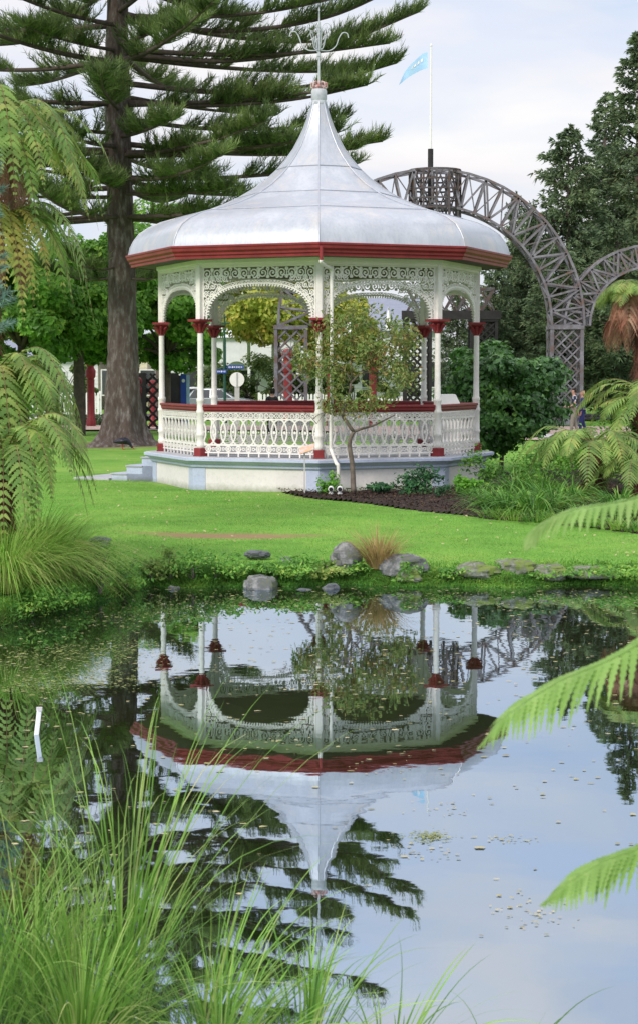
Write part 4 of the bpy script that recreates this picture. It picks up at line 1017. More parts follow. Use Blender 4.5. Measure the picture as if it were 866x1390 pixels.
# big pine on the left
def pine():
    r = np.random.default_rng(5); Y = 57.0; b = gp(166, 606, .3); Y = b.y
    t = thing('norfolk_pine', 'huge old pine with tiers of long level boughs and a flared trunk, left of bandstand', 'pine tree', (b.x, Y, .3))
    H_ = 25.0; u = Y / F
    tr = MB()
    prof = [(-.4, 1.6), (.0, 1.08), (.2, .85), (.5, .72), (1.1, .61), (2.2, .52), (4, .45), (6, .43), (8, .40), (11, .40), (15, .30), (20, .18), (25, .03)]
    n = 40; zs = np.concatenate([np.linspace(-.4, 3, 28), np.linspace(3.2, 25, 60)]); V = []
    for z in zs:
        R0 = np.interp(z, [p[0] for p in prof], [p[1] for p in prof])
        for k in range(n):
            a = 2 * PI * k / n
            fl = 1 + (.16 * math.sin(a * 5 + 1) + .10 * math.sin(a * 9)) * max(0, 1 - z / 1.8) + .035 * math.sin(a * 7 + z * 2.3) + .03 * math.sin(a * 11 - z * 5) + .02 * r.normal()
            V.append((R0 * fl * math.cos(a) + .05 * math.sin(z * .4), R0 * fl * math.sin(a), z))
    m = len(zs); tr.add(V, [(i * n + k, i * n + (k + 1) % n, (i + 1) * n + (k + 1) % n, (i + 1) * n + k) for i in range(m - 1) for k in range(n)])
    tr.build('trunk', M['bark'], t, smooth=True)
    wood = MB(); fol = MB(); Bp = []; Bd = []; Bl = []; 
    def bough(z, az, Lb, rise, sag, dens=1.0):
        d = Vector((math.cos(az), math.sin(az), 0)); s_ = Vector((-math.sin(az), math.cos(az), 0))
        wob = r.uniform(-.35, .35)
        C = curve_pts([Vector((0, 0, z)) + d * .05, Vector((0, 0, z - sag)) + d * Lb * .35 + s_ * wob * .5, Vector((0, 0, z - sag + rise * .35)) + d * Lb * .7 + s_ * wob, Vector((0, 0, z + rise)) + d * Lb + s_ * wob], 24)
        wood.tube(C, [.085 * (1 - i / 25) ** .8 * (Lb / 9) + .014 for i in range(25)], 6)
        CA = np.array([tuple(c) for c in C])
        nb = int(Lb * 22 * dens)
        for i in range(nb):
            s = .16 + .84 * (i + r.uniform()) / nb
            # patchy: bare stretches near the trunk
            if s < .35 and r.uniform() < .5: continue
            if math.sin(s * 14 + az * 3 + z) > .72 and s < .85: continue
            q = s * 24; i0 = min(int(q), 23); p = CA[i0] + (CA[i0 + 1] - CA[i0]) * (q - i0); T = nrm(CA[i0 + 1] - CA[i0])
            sd_ = r.choice([-1, 1]); up = r.uniform(.15, 1.0)
            dv = np.array(s_) * sd_ * r.uniform(.2, 1.0) + T * r.uniform(.35, .8) + np.array([0, 0, up * .6])
            ll = r.uniform(.35, .85) * (1.15 - .6 * s) * (.6 + .045 * Lb) + .16
            Bp.append(p); Bd.append(nrm(dv)); Bl.append(ll)
    tiers = [(5.6, 3.2, 4), (7.5, 6.8, 7), (8.5, 7.6, 8), (9.5, 8.2, 9), (11.0, 8.0, 6), (12.4, 9.2, 7), (13.6, 9.4, 7), (14.9, 9.0, 7), (15.8, 8.2, 7), (17.1, 7.4, 7), (18.4, 6.4, 7), (19.7, 5.2, 6), (21, 4.0, 6), (22.3, 2.9, 6), (23.5, 1.8, 5), (24.5, .9, 4)]
    for z, Lb, k in tiers:
        a0 = r.uniform(0, 2 * PI)
        for i in range(k):
            bough(z + r.uniform(-.25, .25), a0 + 2 * PI * i / k + r.uniform(-.22, .22), Lb * r.uniform(.78, 1.06), r.uniform(-.1, .45), r.uniform(.02, .25))
    # the long boughs that reach right over the roof
    for z, az, Lb, rise in ((12.5, -.12, 9.5, 1.15), (11.6, .10, 8.9, .75), (11.0, -.35, 8.3, .1), (9.7, .05, 7.6, -.1), (10.5, .25, 7.4, .2), (13.6, .15, 9.6, 1.6)):
        bough(z, az, Lb, rise, .25, 1.25)
    for z, az, Lb in ((9.9, -1.2, 6.2), (10.0, -2.0, 6.4), (9.4, -.75, 7.4), (9.4, -2.6, 7.6), (8.3, -1.65, 4.4), (8.0, -2.35, 5.6), (8.1, -.9, 5.4), (12.6, -1.9, 5.8), (12.8, -1.15, 5.8), (11.3, -1.5, 5.0), (14.6, -1.5, 6.4), (14.3, -2.4, 7.5), (14.5, -.7, 7.5), (7.4, -2.9, 6.6), (7.3, -.35, 5.0)):
        bough(z, az, Lb, -.25, .15, 1.35)
    Bp = np.array(Bp); Bd = np.array(Bd); Bl = np.array(Bl); nb = len(Bp)
    # spray of needles: short blades set along each branchlet, all pointing forward and up
    K = 15
    s = np.tile((np.arange(K) + .5) / K, nb); P = np.repeat(Bp, K, 0) + np.repeat(Bd, K, 0) * (np.repeat(Bl, K) * s)[:, None]
    P[:, 2] += np.repeat(Bl, K) * .22 * s ** 2
    dv = np.repeat(Bd, K, 0) * .85 + rdir(nb * K, r) * .75 + np.array([0, 0, .35])
    blades(fol, P, dv, r.uniform(.16, .30, nb * K), .038, -.12, 1, r)
    blades(fol, Bp, Bd, Bl, .06, -.2, 3, r)
    dv = np.repeat(Bd, K, 0) * .6 + rdir(nb * K, r) * .8 + np.array([0, 0, .6])
    blades(fol, P, dv, r.uniform(.14, .26, nb * K), .034, -.12, 1, r)
    fol.build('crown', M['pine'], t); wood.build('bough', M['branch'], t, smooth=True)
pine()

# slender tree in the bed before the bandstand
def slender():
    r = np.random.default_rng(3); Y = 34.75; b = at(479, 668, Y); t = thing('slender_tree', 'small crooked tree with red tinged leaves in the mulch bed before the bandstand', 'tree', (b.x, Y, .34))
    W = MB(); tips = []
    def P(px, py, dy=0): 
        q = at(px, py, Y); return Vector((q.x - b.x, dy, q.z - .34))
    def br(pts, r0, r1, leafy=True, k=10):
        C = curve_pts(pts, k); W.tube(C, [r0 + (r1 - r0) * i / k for i in range(k + 1)], 7)
        if leafy: tips.extend(C[k // 3:])
        return C
    br([P(480, 668), P(479, 655), P(478, 630), P(474, 605), P(476, 593), P(480, 586)], .058, .036, False)
    br([P(480, 586), P(490, 582), P(505, 578), P(520, 571), P(536, 563)], .030, .012, False)
    br([P(480, 586), P(470, 572), P(464, 562), P(468, 550), P(474, 535), P(476, 520)], .036, .026, False)
    br([P(476, 520), P(487, 508), P(497, 496), P(503, 482), P(512, 462), P(518, 440)], .022, .006)
    br([P(476, 520), P(470, 505), P(455, 500), P(438, 503), P(420, 500), P(405, 505)], .018, .005)
    br([P(478, 515), P(476, 490), P(480, 465), P(476, 440), P(482, 420)], .018, .005)
    br([P(486, 508), P(505, 505), P(525, 508), P(545, 515), P(560, 518)], .014, .004)
    br([P(497, 496), P(520, 490), P(540, 478), P(556, 470)], .014, .004)
    br([P(466, 556), P(455, 556), P(440, 562), P(430, 575)], .010, .004)
    for i in range(46):
        a = tips[r.integers(len(tips))]; d = Vector(r.normal(size=3)); d.z = abs(d.z) * .6 + .1; d.normalize(); l = r.uniform(.25, .6)
        C = curve_pts([a, a + d * l * .5 + Vector((0, 0, .04)), a + d * l], 4); W.tube(C, [.008, .007, .006, .004, .003], 4); tips.extend(C[1:])
    W.build('trunk', M['twig'], t, smooth=True)
    # crown leaves around tips within the outline
    tp = np.array([tuple(k) for k in tips]); n = 4200; ii = r.integers(0, len(tp), n); pos = tp[ii] + r.normal(size=(n, 3)) * np.array([.13, .16, .12])
    cx_, cz_ = at(488, 490, Y).x - b.x, at(488, 490, Y).z - .34
    e = ((pos[:, 0] - cx_) / 1.28) ** 2 + ((pos[:, 2] - cz_) / 1.10) ** 2
    pos = pos[e < 1.05]
    # extra clusters filling the crown
    c = r.uniform(-1, 1, (46, 3)); c = c[(np.linalg.norm(c[:, [0, 2]], axis=1) < 1)]; c = c * np.array([1.18, .8, .98]) + np.array([cx_, 0, cz_])
    k = 48; q = np.repeat(c, k, 0) + r.normal(size=(len(c) * k, 3)) * .10; pos = np.concatenate([pos, q])
    mb = MB(); leaves(mb, pos, .092, None, asp=.44, r=r, droop=.5); mb.build('crown', M['sapling'], t)
    for i in range(0): pass
slender()

# ------------------------------------------------------------------ ferns
def tree_fern(name, label, c, crown_z, nf, Lf, m, seed, pl=.33, tr=.12, az_range=(0, 2 * PI), dead=0, deadL=1.0, deadm='fern_b', yel=0, n=26, mm=12, rise=(.15, .6), drop=(.5, 1.2), trunk=True, skirt=0, gz=.25):
    r = np.random.default_rng(seed); t = thing(name, label, 'tree fern', (c[0], c[1], gz)); h = crown_z - gz
    top = Vector((0, 0, h)); g = MB(); s = MB(); dd = MB(); yy = MB()
    for i in range(nf):
        a = az_range[0] + (az_range[1] - az_range[0]) * (i + r.uniform(.1, .9)) / nf; L_ = Lf * r.uniform(.8, 1.1)
        frond(yy if i < yel else g, s, simple_frond(top, a, L_, L_ * r.uniform(*rise), L_ * r.uniform(*drop)), pl * L_ / Lf, n, mm, r=r, srad=.012, droop=.22)
    for i in range(dead):
        a = az_range[0] + (az_range[1] - az_range[0]) * r.uniform(); L_ = Lf * deadL * r.uniform(.5, .85)
        d = Vector((math.cos(a), math.sin(a), 0)); frond(dd, s, [top - Vector((0, 0, .05)), top + d * L_ * .35 + Vector((0, 0, -.05)), top + d * L_ * .5 + Vector((0, 0, -L_ * .45)), top + d * L_ * .52 + Vector((0, 0, -L_ * .95))], pl * .6 * deadL, n, mm, r=r, droop=.8, srad=.01)
    g.build('crown', M[m], t); s.build('frond_stalk', M['stalk'], t)
    if dead: dd.build('dead_fronds', M[deadm], t)
    if yel: yy.build('yellow_fronds', M['fern_y'], t)
    if trunk:
        T = MB(); C = [(.02 * math.sin(k), 0, h * k / 10 - .1) for k in range(11)]; T.tube(C, [tr * (1.35 - .35 * min(1, k / 4)) * (1 + .12 * math.sin(k * 2.7)) for k in range(11)], 12)
        q = np.column_stack([r.normal(size=(700, 2)), np.zeros(700)]); q = nrm(q); z = r.uniform(0, h, 700); base = q * tr * .9; base[:, 2] = z
        blades(T, base, q + np.array([0, 0, -1.2]), r.uniform(.08, .25, 700), .02, .2, 2, r)
        T.build('trunk', M['fibre'], t)
    return t
Yf = 25.5; c = at(-28, 195, Yf)
tree_fern('tree_fern', 'tall tree fern at the upper left with yellowing and browned frond tips', (c.x, c.y), c.z, 44, 1.75, 'fern', 61, .24, .17, (-PI * .75, PI * .75), dead=14, yel=7, rise=(.05, .42), drop=(.3, 1.0), n=32, mm=12, gz=.3)
c = at(-25, 300, 25.3)
tree_fern('tree_fern', 'second tree fern crown at left, just under the tall one, with hanging bronze fronds', (c.x + .02, c.y + .35), c.z, 18, 1.45, 'fern', 62, .26, .15, (-1.6, 1.4), dead=10, yel=6, rise=(.0, .2), drop=(.5, 1.1), mm=12, gz=.3)
c = at(-5, 545, 22.2)
tree_fern('tree_fern', 'wide drooping green tree fern at mid left above the sedge, brown fronds beneath', (c.x - .1, c.y), c.z + .15, 62, 1.2, 'fern', 63, .25, .12, (-PI, PI), dead=18, yel=9, rise=(.08, .42), drop=(.4, 1.25), mm=12, gz=.2)
c = at(5, 625, 21.0)
tree_fern('ground_fern', 'low bright green fern nested below the drooping fern at left', (c.x, c.y), c.z, 34, 1.15, 'fern', 64, .22, .08, (-PI, PI), rise=(.1, .5), drop=(.3, 1.1), mm=12, gz=.2)
# right hand ferns
c = at(806, 602, 33.6)
tree_fern('tree_fern', 'small tree fern with a short dark trunk in the right border, crown level and open', (c.x, c.y), c.z, 26, 1.35, 'fern', 65, .28, .13, rise=(.02, .22), drop=(.2, .65), dead=2, mm=12, gz=.33)
c = at(862, 560, 36.5)
tree_fern('tree_fern', 'broad green tree fern at the right edge beside the walking couple', (c.x + .5, c.y), c.z + .05, 40, 1.65, 'fern', 66, .32, .14, rise=(.0, .38), drop=(.1, .6), yel=2, mm=12, gz=.33)
c = at(872, 392, 37.5)
tree_fern('tree_fern', 'tall tree fern at the right edge with a skirt of brown hanging fronds', (c.x, c.y), c.z, 24, 1.05, 'fern', 67, .28, .16, (PI * .3, PI * 1.7), deadL=1.7, dead=26, rise=(.0, .2), drop=(.15, .6), mm=12, gz=.33)
c = at(838, 640, 33)
tree_fern('ground_fern', 'low fern filling the foot of the right border at the edge', (c.x + .35, c.y), c.z, 14, .9, 'fern', 68, .24, .06, rise=(.15, .4), drop=(.3, .8), gz=.33, trunk=True)
# foreground fern at right edge: three blurred fronds reach into view
ff = thing('foreground_fern', 'blurred light green fern fronds hanging in from the right edge, close to the camera', 'tree fern', (2.0, 4.35, .7))
base = Vector((2.0, 4.35, .7))
for k, pts in enumerate([[at(1350, 640, 4.5), at(1150, 585, 4.4), at(980, 632, 4.2), at(866, 675, 4.1), at(780, 692, 4.0), at(730, 716, 3.98), at(714, 745, 3.95)],
                         [at(1350, 640, 4.4), at(1130, 700, 4.2), at(960, 810, 4.0), at(850, 885, 3.9), at(760, 925, 3.85), at(690, 970, 3.8), at(650, 1014, 3.8)],
                         [at(1350, 640, 4.3), at(1180, 860, 4.1), at(1020, 1040, 3.9), at(900, 1135, 3.8), at(820, 1170, 3.75), at(770, 1200, 3.7), at(735, 1228, 3.7)],
                         [at(1350, 640, 4.3), at(1450, 760, 4.3), at(1500, 1000, 4.3), at(1520, 1200, 4.3)], [at(1350, 640, 4.5), at(1200, 500, 5.2), at(1150, 480, 6), at(1130, 560, 6.6)]]):
    g = MB(); s = MB(); r = np.random.default_rng(80 + k)
    frond(g, s, [p - base for p in pts], (.075, .12, .10, .2, .2)[k], 50, 16, start=.2, droop=.5 if k < 3 else .3, fwd=.85, r=r, srad=.004, pw=.027, updir=(0, -.12, 1), tip=1.0)
    fo = g.build('frond', M['fern_l'], ff); s.build('stalk', M['fern_l'], fo)
mb = MB(); tp = at(1350, 640, 4.4) - base; mb.tube(curve_pts([(0, 0, -.2), tp * .5 + Vector((0.03, 0, 0)), tp], 8), [.13, .12, .11, .10, .1, .1, .1, .09, .09], 10); mb.build('trunk', M['fibre'], ff)
# silvery conifer sprays at the left edge
t = thing('silver_conifer', 'pale blue green conifer sprays just showing at the left edge', 'conifer', (-4.35, 23.4, .3)); mb = MB(); wd_ = MB(); r = np.random.default_rng(9)
wd_.tube([(0, 0, -.2), (.03, 0, 3), (0, 0, 6)], [.1, .07, .02], 8)
for i in range(40):
    z = r.uniform(1.5, 5.6); a = r.uniform(-1.4, 1.4); Lb = r.uniform(.25, .62) * (1.2 - z / 9); d = Vector((math.cos(a), math.sin(a), .35)).normalized(); p0 = Vector((0, 0, z)); p1 = p0 + d * Lb
    wd_.tube([p0, p1], [.018, .006], 4); kk = 90; s = r.uniform(.2, 1, kk)[:, None]; B = np.array(p0)[None] + np.array(d)[None] * Lb * s
    blades(mb, B, np.array(d)[None] * .7 + rdir(kk, r) * .9, .11, .022, 0, 1, r)
mb.build('crown', M['spruce'], t); wd_.build('trunk', M['branch'], t)

# ------------------------------------------------------------------ grasses and bank plants
def clump(name, label, c, n, L_, wid, m, seed, spread=.25, rad=.2, bend=.8, cat='grass clump', group=None, seg=6, lean=(0, 0), z=None):
    r = np.random.default_rng(seed); z = gh(c[0], c[1]) if z is None else z
    t = bpy.data.objects.new(name, None)
    a = r.uniform(0, 2 * PI, n); rr = r.uniform(0, 1, n) ** .7
    base = np.column_stack([np.cos(a) * rr * rad, np.sin(a) * rr * rad, np.full(n, -.02)])
    d = np.column_stack([np.cos(a) * spread * rr + lean[0] + r.normal(size=n) * .08, np.sin(a) * spread * rr + lean[1] + r.normal(size=n) * .08, np.ones(n)])
    mb = MB(); ll = L_ * (.25 + .8 * r.uniform(0, 1, n) ** .8)
    # blades bend outward and down
    out = np.column_stack([np.cos(a), np.sin(a), np.zeros(n)])
    d = nrm(d); side = nrm(np.cross(d, out + r.normal(size=(n, 3)) * .25))
    rows = []; bd = bend * r.uniform(.3, 1.25, n)[:, None]; lw = np.full(n, wid)[:, None] * r.uniform(.6, 1.2, n)[:, None]
    for i in range(seg + 1):
        u = i / seg; p = base + d * ll[:, None] * u + out * ll[:, None] * bd * .45 * u ** 2 - np.array([0, 0, 1]) * ll[:, None] * bd * .52 * u ** 2.6
        w_ = lw * .5 * (1 - u) ** .6 if i < seg else lw * .02
        rows += [p - side * w_, p + side * w_]
    V = np.stack(rows, 1).reshape(-1, 3); k = 2 * (seg + 1)
    q = np.concatenate([np.arange(n)[:, None] * k + np.array([2 * i, 2 * i + 1, 2 * i + 3, 2 * i + 2])[None] for i in range(seg)]); mb.add(V, q)
    o = mb.build(name, M[m], smooth=False); o.location = (c[0], c[1], z); tag(o, label, cat, group); return o
# big weeping sedge at left bank
sg_ = 'weeping sedges on the left bank'
for i, (px, Y, n, L_, lab) in enumerate([(48, 21.0, 2600, 1.35, 'huge weeping green sedge trailing to the water at left, the middle of three'), (5, 19.9, 2000, 1.35, 'weeping green sedge cut by the left edge, nearest the water'), (92, 21.6, 1200, .85, 'smaller weeping sedge on the right flank of the big one')]):
    c = at(px, 740, Y); clump('weeping_sedge', lab, (c.x, Y), n, L_, .013, 'tuss', 90 + i, .42, .26, 1.55, group=sg_, z=.28)
c = gp(514, 770, .2); clump('gold_tussock', 'golden brown tussock grass between two rocks on the far bank', (c.x, 22.95), 700, .78, .010, 'gold', 95, .55, .10, .9, z=.2)
# strap leaf clumps right
for i, (px, Y, L_) in enumerate([(688, 30.2, .85), (722, 29.6, 1.0), (752, 30.4, .9), (668, 31.0, .7), (650, 33.4, .5), (776, 32.0, .85), (842, 31.0, .75), (735, 33.0, 1.0), (828, 29.6, .45), (862, 28.6, .6), (785, 28.9, .42), (700, 34.0, 1.0)]):
    c = at(px, 690, Y)
    labs = ['strap leaved clump at the front left of the right border', 'widest strap leaved clump with pale arching leaves, front of the right border', 'strap leaved clump behind the widest one, towards the fern', 'strap leaved clump at the end of the mulch bed', 'small strap leaved clump near the bandstand plinth corner', 'strap leaved clump left of the short fern trunk', 'strap leaved clump right of the short fern trunk', 'tall strap leaved clump below the glossy bush', 'strap leaved clump at the foot of the short fern trunk', 'strap leaved clump cut by the right edge', 'low strap leaved clump nearest the lawn, before the fern', 'tall strap leaved clump right under the glossy bush stems']
    clump('strap_leaf_clump', labs[i], (c.x, Y), 250, L_, .034, 'lily', 100 + i, .55, .24, 1.5, 'plant', 'strap leaved clumps in the right border', z=.33)
# leafy filler shrubs right border
def leafy(name, label, c, n, size, m, seed, rx=.3, rz=.25, cat='shrub', group=None, stems=6, z=None, asp=.5):
    r = np.random.default_rng(seed); z = gh(c[0], c[1]) if z is None else z; t = thing(name, label, cat, (c[0], c[1], z), group=group)
    k = max(5, int(n / 60)); cc = rdir(k, r) * r.uniform(.3, .95, k)[:, None] * np.array([rx, rx, rz]) + np.array([0, 0, rz])
    pos = cc[r.integers(0, k, n)] + r.normal(size=(n, 3)) * np.array([rx, rx, rz]) * .22; pos[:, 2] = np.maximum(pos[:, 2], .01)
    mb = MB(); leaves(mb, pos, size, np.tile([0, -.3, 1.], (n, 1)), asp=asp, jit=.9, r=r); mb.build('foliage', M[m], t)
    s = MB()
    for i in range(stems):
        q = cc[i % k]; s.tube(curve_pts([(0, 0, -.05), (q[0] * .3, q[1] * .3, q[2] * .6), tuple(q)], 4), [.012, .01, .008, .006, .004], 5)
    s.build('stem', M['twig'], t); return t
bsg = 'small plants in the mulch bed'
c = at(568, 640, 34.4); leafy('bed_shrub', 'dark green leafy shrub with a few white flowers, largest in the mulch bed', (c.x, 34.2), 900, .09, 'shrub', 120, .42, .30, group=bsg)
c = at(522, 650, 34.6); leafy('bed_shrub', 'low spreading green plant left of the largest shrub in the mulch bed', (c.x, 34.6), 350, .10, 'shrub', 121, .38, .13, group=bsg)
c = at(443, 640, 34.9); leafy('bed_shrub', 'bright lime green leafy plant beside the white downpipe', (c.x, 34.75), 420, .09, 'bright', 122, .22, .24, group=bsg)
c = at(596, 655, 34); leafy('bed_shrub', 'small blue green cushion plant right of the largest shrub', (c.x, 33.2), 500, .05, 'shrub', 123, .16, .14, group=bsg)
c = at(640, 650, 34); leafy('bed_shrub', 'pale green broad leaved plant by the right corner of the plinth', (c.x, 34.2), 260, .13, 'bright', 124, .32, .22, group=bsg)
c = at(633, 678, 34); leafy('bed_shrub', 'tiny bright seedling alone on the mulch', (gp(633, 680).x, gp(633, 680).y), 60, .07, 'bright', 125, .12, .07, group=bsg)
for i, (px, Y, n, rx, rz, m, lab) in enumerate([(720, 36.8, 900, .7, .45, 'cover', 'mixed green shrub under the glossy bush'), (780, 38, 900, .8, .5, 'bright', 'light green shrub behind the short fern'), (655, 36.2, 500, .35, .5, 'cover', 'thin wiry shrub by the right end of the bandstand'), (850, 38, 1400, .9, .8, 'cover', 'leafy shrub behind the ferns at the right edge'), (820, 41, 1000, .9, .6, 'fern', 'yellow green shrub before the walking couple'), (742, 40, 900, .7, .5, 'cover', 'green shrub right of the glossy bush foot')]):
    c = at(px, 640, Y); leafy('border_shrub', lab, (c.x, Y), n, .10, m, 130 + i, rx, rz, group='shrubs of the right border', z=.33)
eg = 'edging tufts along the front of the right border'
for i, (px, py, n_) in enumerate([(672, 704, 120), (700, 706, 140), (735, 709, 140), (768, 711, 160), (805, 715, 160), (842, 719, 150), (870, 722, 120)]):
    q_ = gp(px, py, .33); lb = ['nearest the mulch end', 'below the widest strap leaved clump', 'under the fern tips on the left', 'left of the short fern trunk', 'below the short fern trunk', 'near the right edge', 'cut by the right edge'][i]
    clump('edging_tuft', 'low grassy edging tuft at the lawn side, ' + lb, (q_.x, q_.y + .3), n_, .36, .018, 'tuss' if i % 2 else 'lily', 230 + i, .8, .3, 1.1, 'grass clump', eg, z=.34)
# bank plants
bank_specs = [(175, 22.45, .34, .17, 'cover'), (205, 22.5, .3, .15, 'fern'), (262, 22.6, .42, .22, 'cover'), (292, 22.8, .35, .2, 'cover'), (320, 22.65, .32, .14, 'cover'), (375, 22.75, .38, .15, 'cover'), (405, 22.7, .34, .14, 'cover'), (440, 22.65, .36, .10, 'fern'), (478, 22.8, .25, .12, 'cover'), (560, 22.7, .3, .12, 'cover'), (605, 22.75, .3, .08, 'cover'), (740, 22.7, .4, .08, 'cover'), (790, 22.75, .45, .08, 'cover'), (835, 22.75, .5, .10, 'cover'), (232, 22.55, .28, .2, 'fern'), (150, 22.3, .35, .3, 'cover')]
bl = ['low leafy plant at the water edge beside the weeping sedge', 'fern like plant at the water edge right of the sedge', 'bushy bank plant left of the round grey rock', 'bank plant above the round grey rock', 'creeping bank plant behind the round grey rock', 'bank plant right of the round grey rock', 'creeping bank plant left of the pale boulder', 'fringe of ferny bank plants in the middle of the far bank', 'leafy tuft left of the gold tussock', 'leafy tuft right of the gold tussock', 'mossy tuft between the bank rocks', 'low mossy tuft right of the lichened rocks', 'low creeping tuft on the right part of the far bank', 'creeping tuft at the right edge of the far bank', 'ferny bank plant below the worn lawn patch', 'leafy plant tucked against the weeping sedge']
for i, (px, Y, rx, rz, m) in enumerate(bank_specs):
    x = at(px, 780, Y).x; Y = float(far_edge(x)) + .16; leafy('bank_plant', bl[i], (x, Y), int(520 * rx / .35), .06, m, 150 + i, rx, rz, 'plant', 'plants along the far bank', z=.08, stems=4)
c = at(20, 850, 18.7); leafy('bank_plant', 'small leaved herb at the water edge, bottom of the left bank', (c.x, float(far_edge(c.x)) + .1), 1300, .05, 'cover', 170, .55, .16, 'plant', 'plants along the far bank', z=.03)
c = at(75, 845, 19.8); leafy('bank_plant', 'small leaved herb under the drooping sedge blades', (c.x, float(far_edge(c.x)) + .05), 800, .05, 'cover', 171, .4, .14, 'plant', 'plants along the far bank', z=.03)
# moss and grass fringe right along the bank edge: uncountable
n = 42000; x = rng.uniform(-3.6, 9, n); fe = far_edge(x); y = fe + np.abs(rng.normal(size=n)) * .22 - .02; z = ground_h(x, y)
mb = MB(); blades(mb, np.column_stack([x, y, z - .01]), np.column_stack([rng.normal(size=n) * .4, rng.normal(size=n) * .4 - .25, np.ones(n)]), rng.uniform(.05, .14, n), .012, .5, 2)
tag(mb.build('bank_grass', M['cover']), 'tufty grass and moss fringing the far bank', 'grass', kind='stuff')
# lawn blades
n = 260000; v = rng.uniform(0, 1, n); y = 22.7 + (41 - 22.7) * v; x = rng.uniform(-1, 1, n) * (y * .19 + .3)
k = (pond_d(x, y) < -.35); x, y = x[k], y[k]
mb = MB(); n = len(x); blades(mb, np.column_stack([x, y, ground_h(x, y) - .004]), np.column_stack([rng.normal(size=n) * .5, rng.normal(size=n) * .5, np.ones(n)]), rng.uniform(.02, .05, n), .011, .3, 1)
lawn = mb
def in_bed(x, y):
    # bed outline as polygon test
    poly = BED; c = np.zeros(len(x), bool); j = len(poly) - 1
    for i in range(len(poly)):
        xi, yi = poly[i]; xj, yj = poly[j]
        c ^= ((yi > y) != (yj > y)) & (x < (xj - xi) * (y - yi) / (yj - yi + 1e-12) + xi); j = i
    return c
g0 = [gp(px, py, .33) for px, py in ((372, 667), (400, 672), (440, 677), (500, 684), (560, 691), (610, 697), (660, 704), (720, 706), (790, 712), (866, 722))]
BED = [(p.x, p.y) for p in g0] + [(9, 26.5), (12, 40), (5, 44), (3.5, 39.5), (3.4, 37.6), (2.4, 36.2), (0, 35.3)]
q = MB()
pp = lawn.V[0].reshape(-1, 4, 3) if False else None
kk = ~in_bed(x, y); rad_ = np.hypot(x, y - 39) > 3.7
pz = gp(318, 724, .3); worn = (((x - pz.x + .1) / 1.35) ** 2 + ((y - pz.y) / .35) ** 2) > rng.uniform(.4, 1.3, len(x))
sel = kk & rad_ & worn; x, y = x[sel], y[sel]; n = len(x)
mb = MB(); blades(mb, np.column_stack([x, y, ground_h(x, y) - .004]), np.column_stack([rng.normal(size=n) * .5, rng.normal(size=n) * .5, np.ones(n)]), rng.uniform(.02, .045, n), .011, .3, 1)
tag(mb.build('lawn_grass', M['lawn_b']), 'short green mown grass of the lawn between pond and bandstand', 'grass', kind='stuff')
# mulch bed: triangulated polygon with lumps
def bed():
    xs = np.arange(-1.2, 12, .09); ys = np.arange(26.2, 44, .12); X, Y = np.meshgrid(xs, ys); m_ = in_bed(X.ravel(), Y.ravel()).reshape(X.shape)
    r = np.random.default_rng(4); Z = ground_h(X, Y) + .035 + r.uniform(0, .02, X.shape) + .02 * np.sin(X * 3) * np.sin(Y * 2.3)
    idx = np.arange(X.size).reshape(X.shape); f = m_[:-1, :-1] & m_[:-1, 1:] & m_[1:, 1:] & m_[1:, :-1]; j, i = np.nonzero(f)
    pm = np.pad(m_, 1); edge = m_ & ~(pm[:-2, 1:-1] & pm[2:, 1:-1] & pm[1:-1, :-2] & pm[1:-1, 2:]); Z[edge] -= .05
    mb = MB(); mb.add(np.stack([X, Y, Z], -1).reshape(-1, 3), np.stack([idx[j, i], idx[j, i + 1], idx[j + 1, i + 1], idx[j + 1, i]], 1))
    tag(mb.build('mulch_bed', M['mulch'], smooth=True), kind='structure')
    n = 16000; x = r.uniform(-1.1, 6, n); y = r.uniform(27, 37, n); k = in_bed(x, y); x, y = x[k], y[k]
    mb = MB(); leaves(mb, np.column_stack([x, y, ground_h(x, y) + .065 + r.uniform(0, .02, len(x))]), .055, np.tile([0, 0, 1.], (len(x), 1)), asp=.5, jit=.6, r=r)
    tag(mb.build('bark_chips', M['chips']), 'dark bark chips covering the flower bed', 'mulch', kind='stuff')
bed()
# fallen leaves on the lawn
n = 420; x = rng.uniform(-6, 6, n); y = rng.uniform(23.5, 52, n); k_ = (np.hypot(x, y - 39) > 4) & ~in_bed(x, y) & (pond_d(x, y) < -.5); x, y = x[k_], y[k_]
mb = MB(); leaves(mb, np.column_stack([x, y, ground_h(x, y) + .03]), .055, np.tile([0, -.4, 1.], (len(x), 1)), asp=.6, jit=.4)
tag(mb.build('lawn_leaves', M['float']), 'dry brown leaves scattered over the lawn', 'fallen leaves', kind='stuff')
# rocks
def rock(label, px, py, Y, sx_, sy, sz, m, seed, z=None, name='bank_rock'):
    r = np.random.default_rng(seed); c = at(px, py, Y); n, k = 30, 20; V = []
    ph = r.uniform(0, 6, 12); F_ = r.normal(size=(12, 3)) * 2.0
    for i in range(k + 1):
        th = PI * i / k
        for j in range(n):
            a = 2 * PI * j / n; d = np.array([math.sin(th) * math.cos(a), math.sin(th) * math.sin(a), math.cos(th)])
            q = 1 + .07 * sum(math.sin(F_[e] @ d + ph[e]) for e in range(6)) + .03 * sum(math.sin(2.7 * (F_[e] @ d) + ph[e]) for e in range(6, 12)) + .035 * r.normal()
            d2 = np.sign(d) * np.abs(d) ** .8; V.append(d2 * q * np.array([sx_, sy, sz]))
    mb = MB(); mb.add(V, [(i * n + j, (i + 1) * n + j, (i + 1) * n + (j + 1) % n, i * n + (j + 1) % n) for i in range(k) for j in range(n)])
    o = mb.build(name, M[m], autosmooth=24); o.location = (c.x, Y, c.z if z is None else z); tag(o, label, 'rock', 'rocks along the far bank'); return o
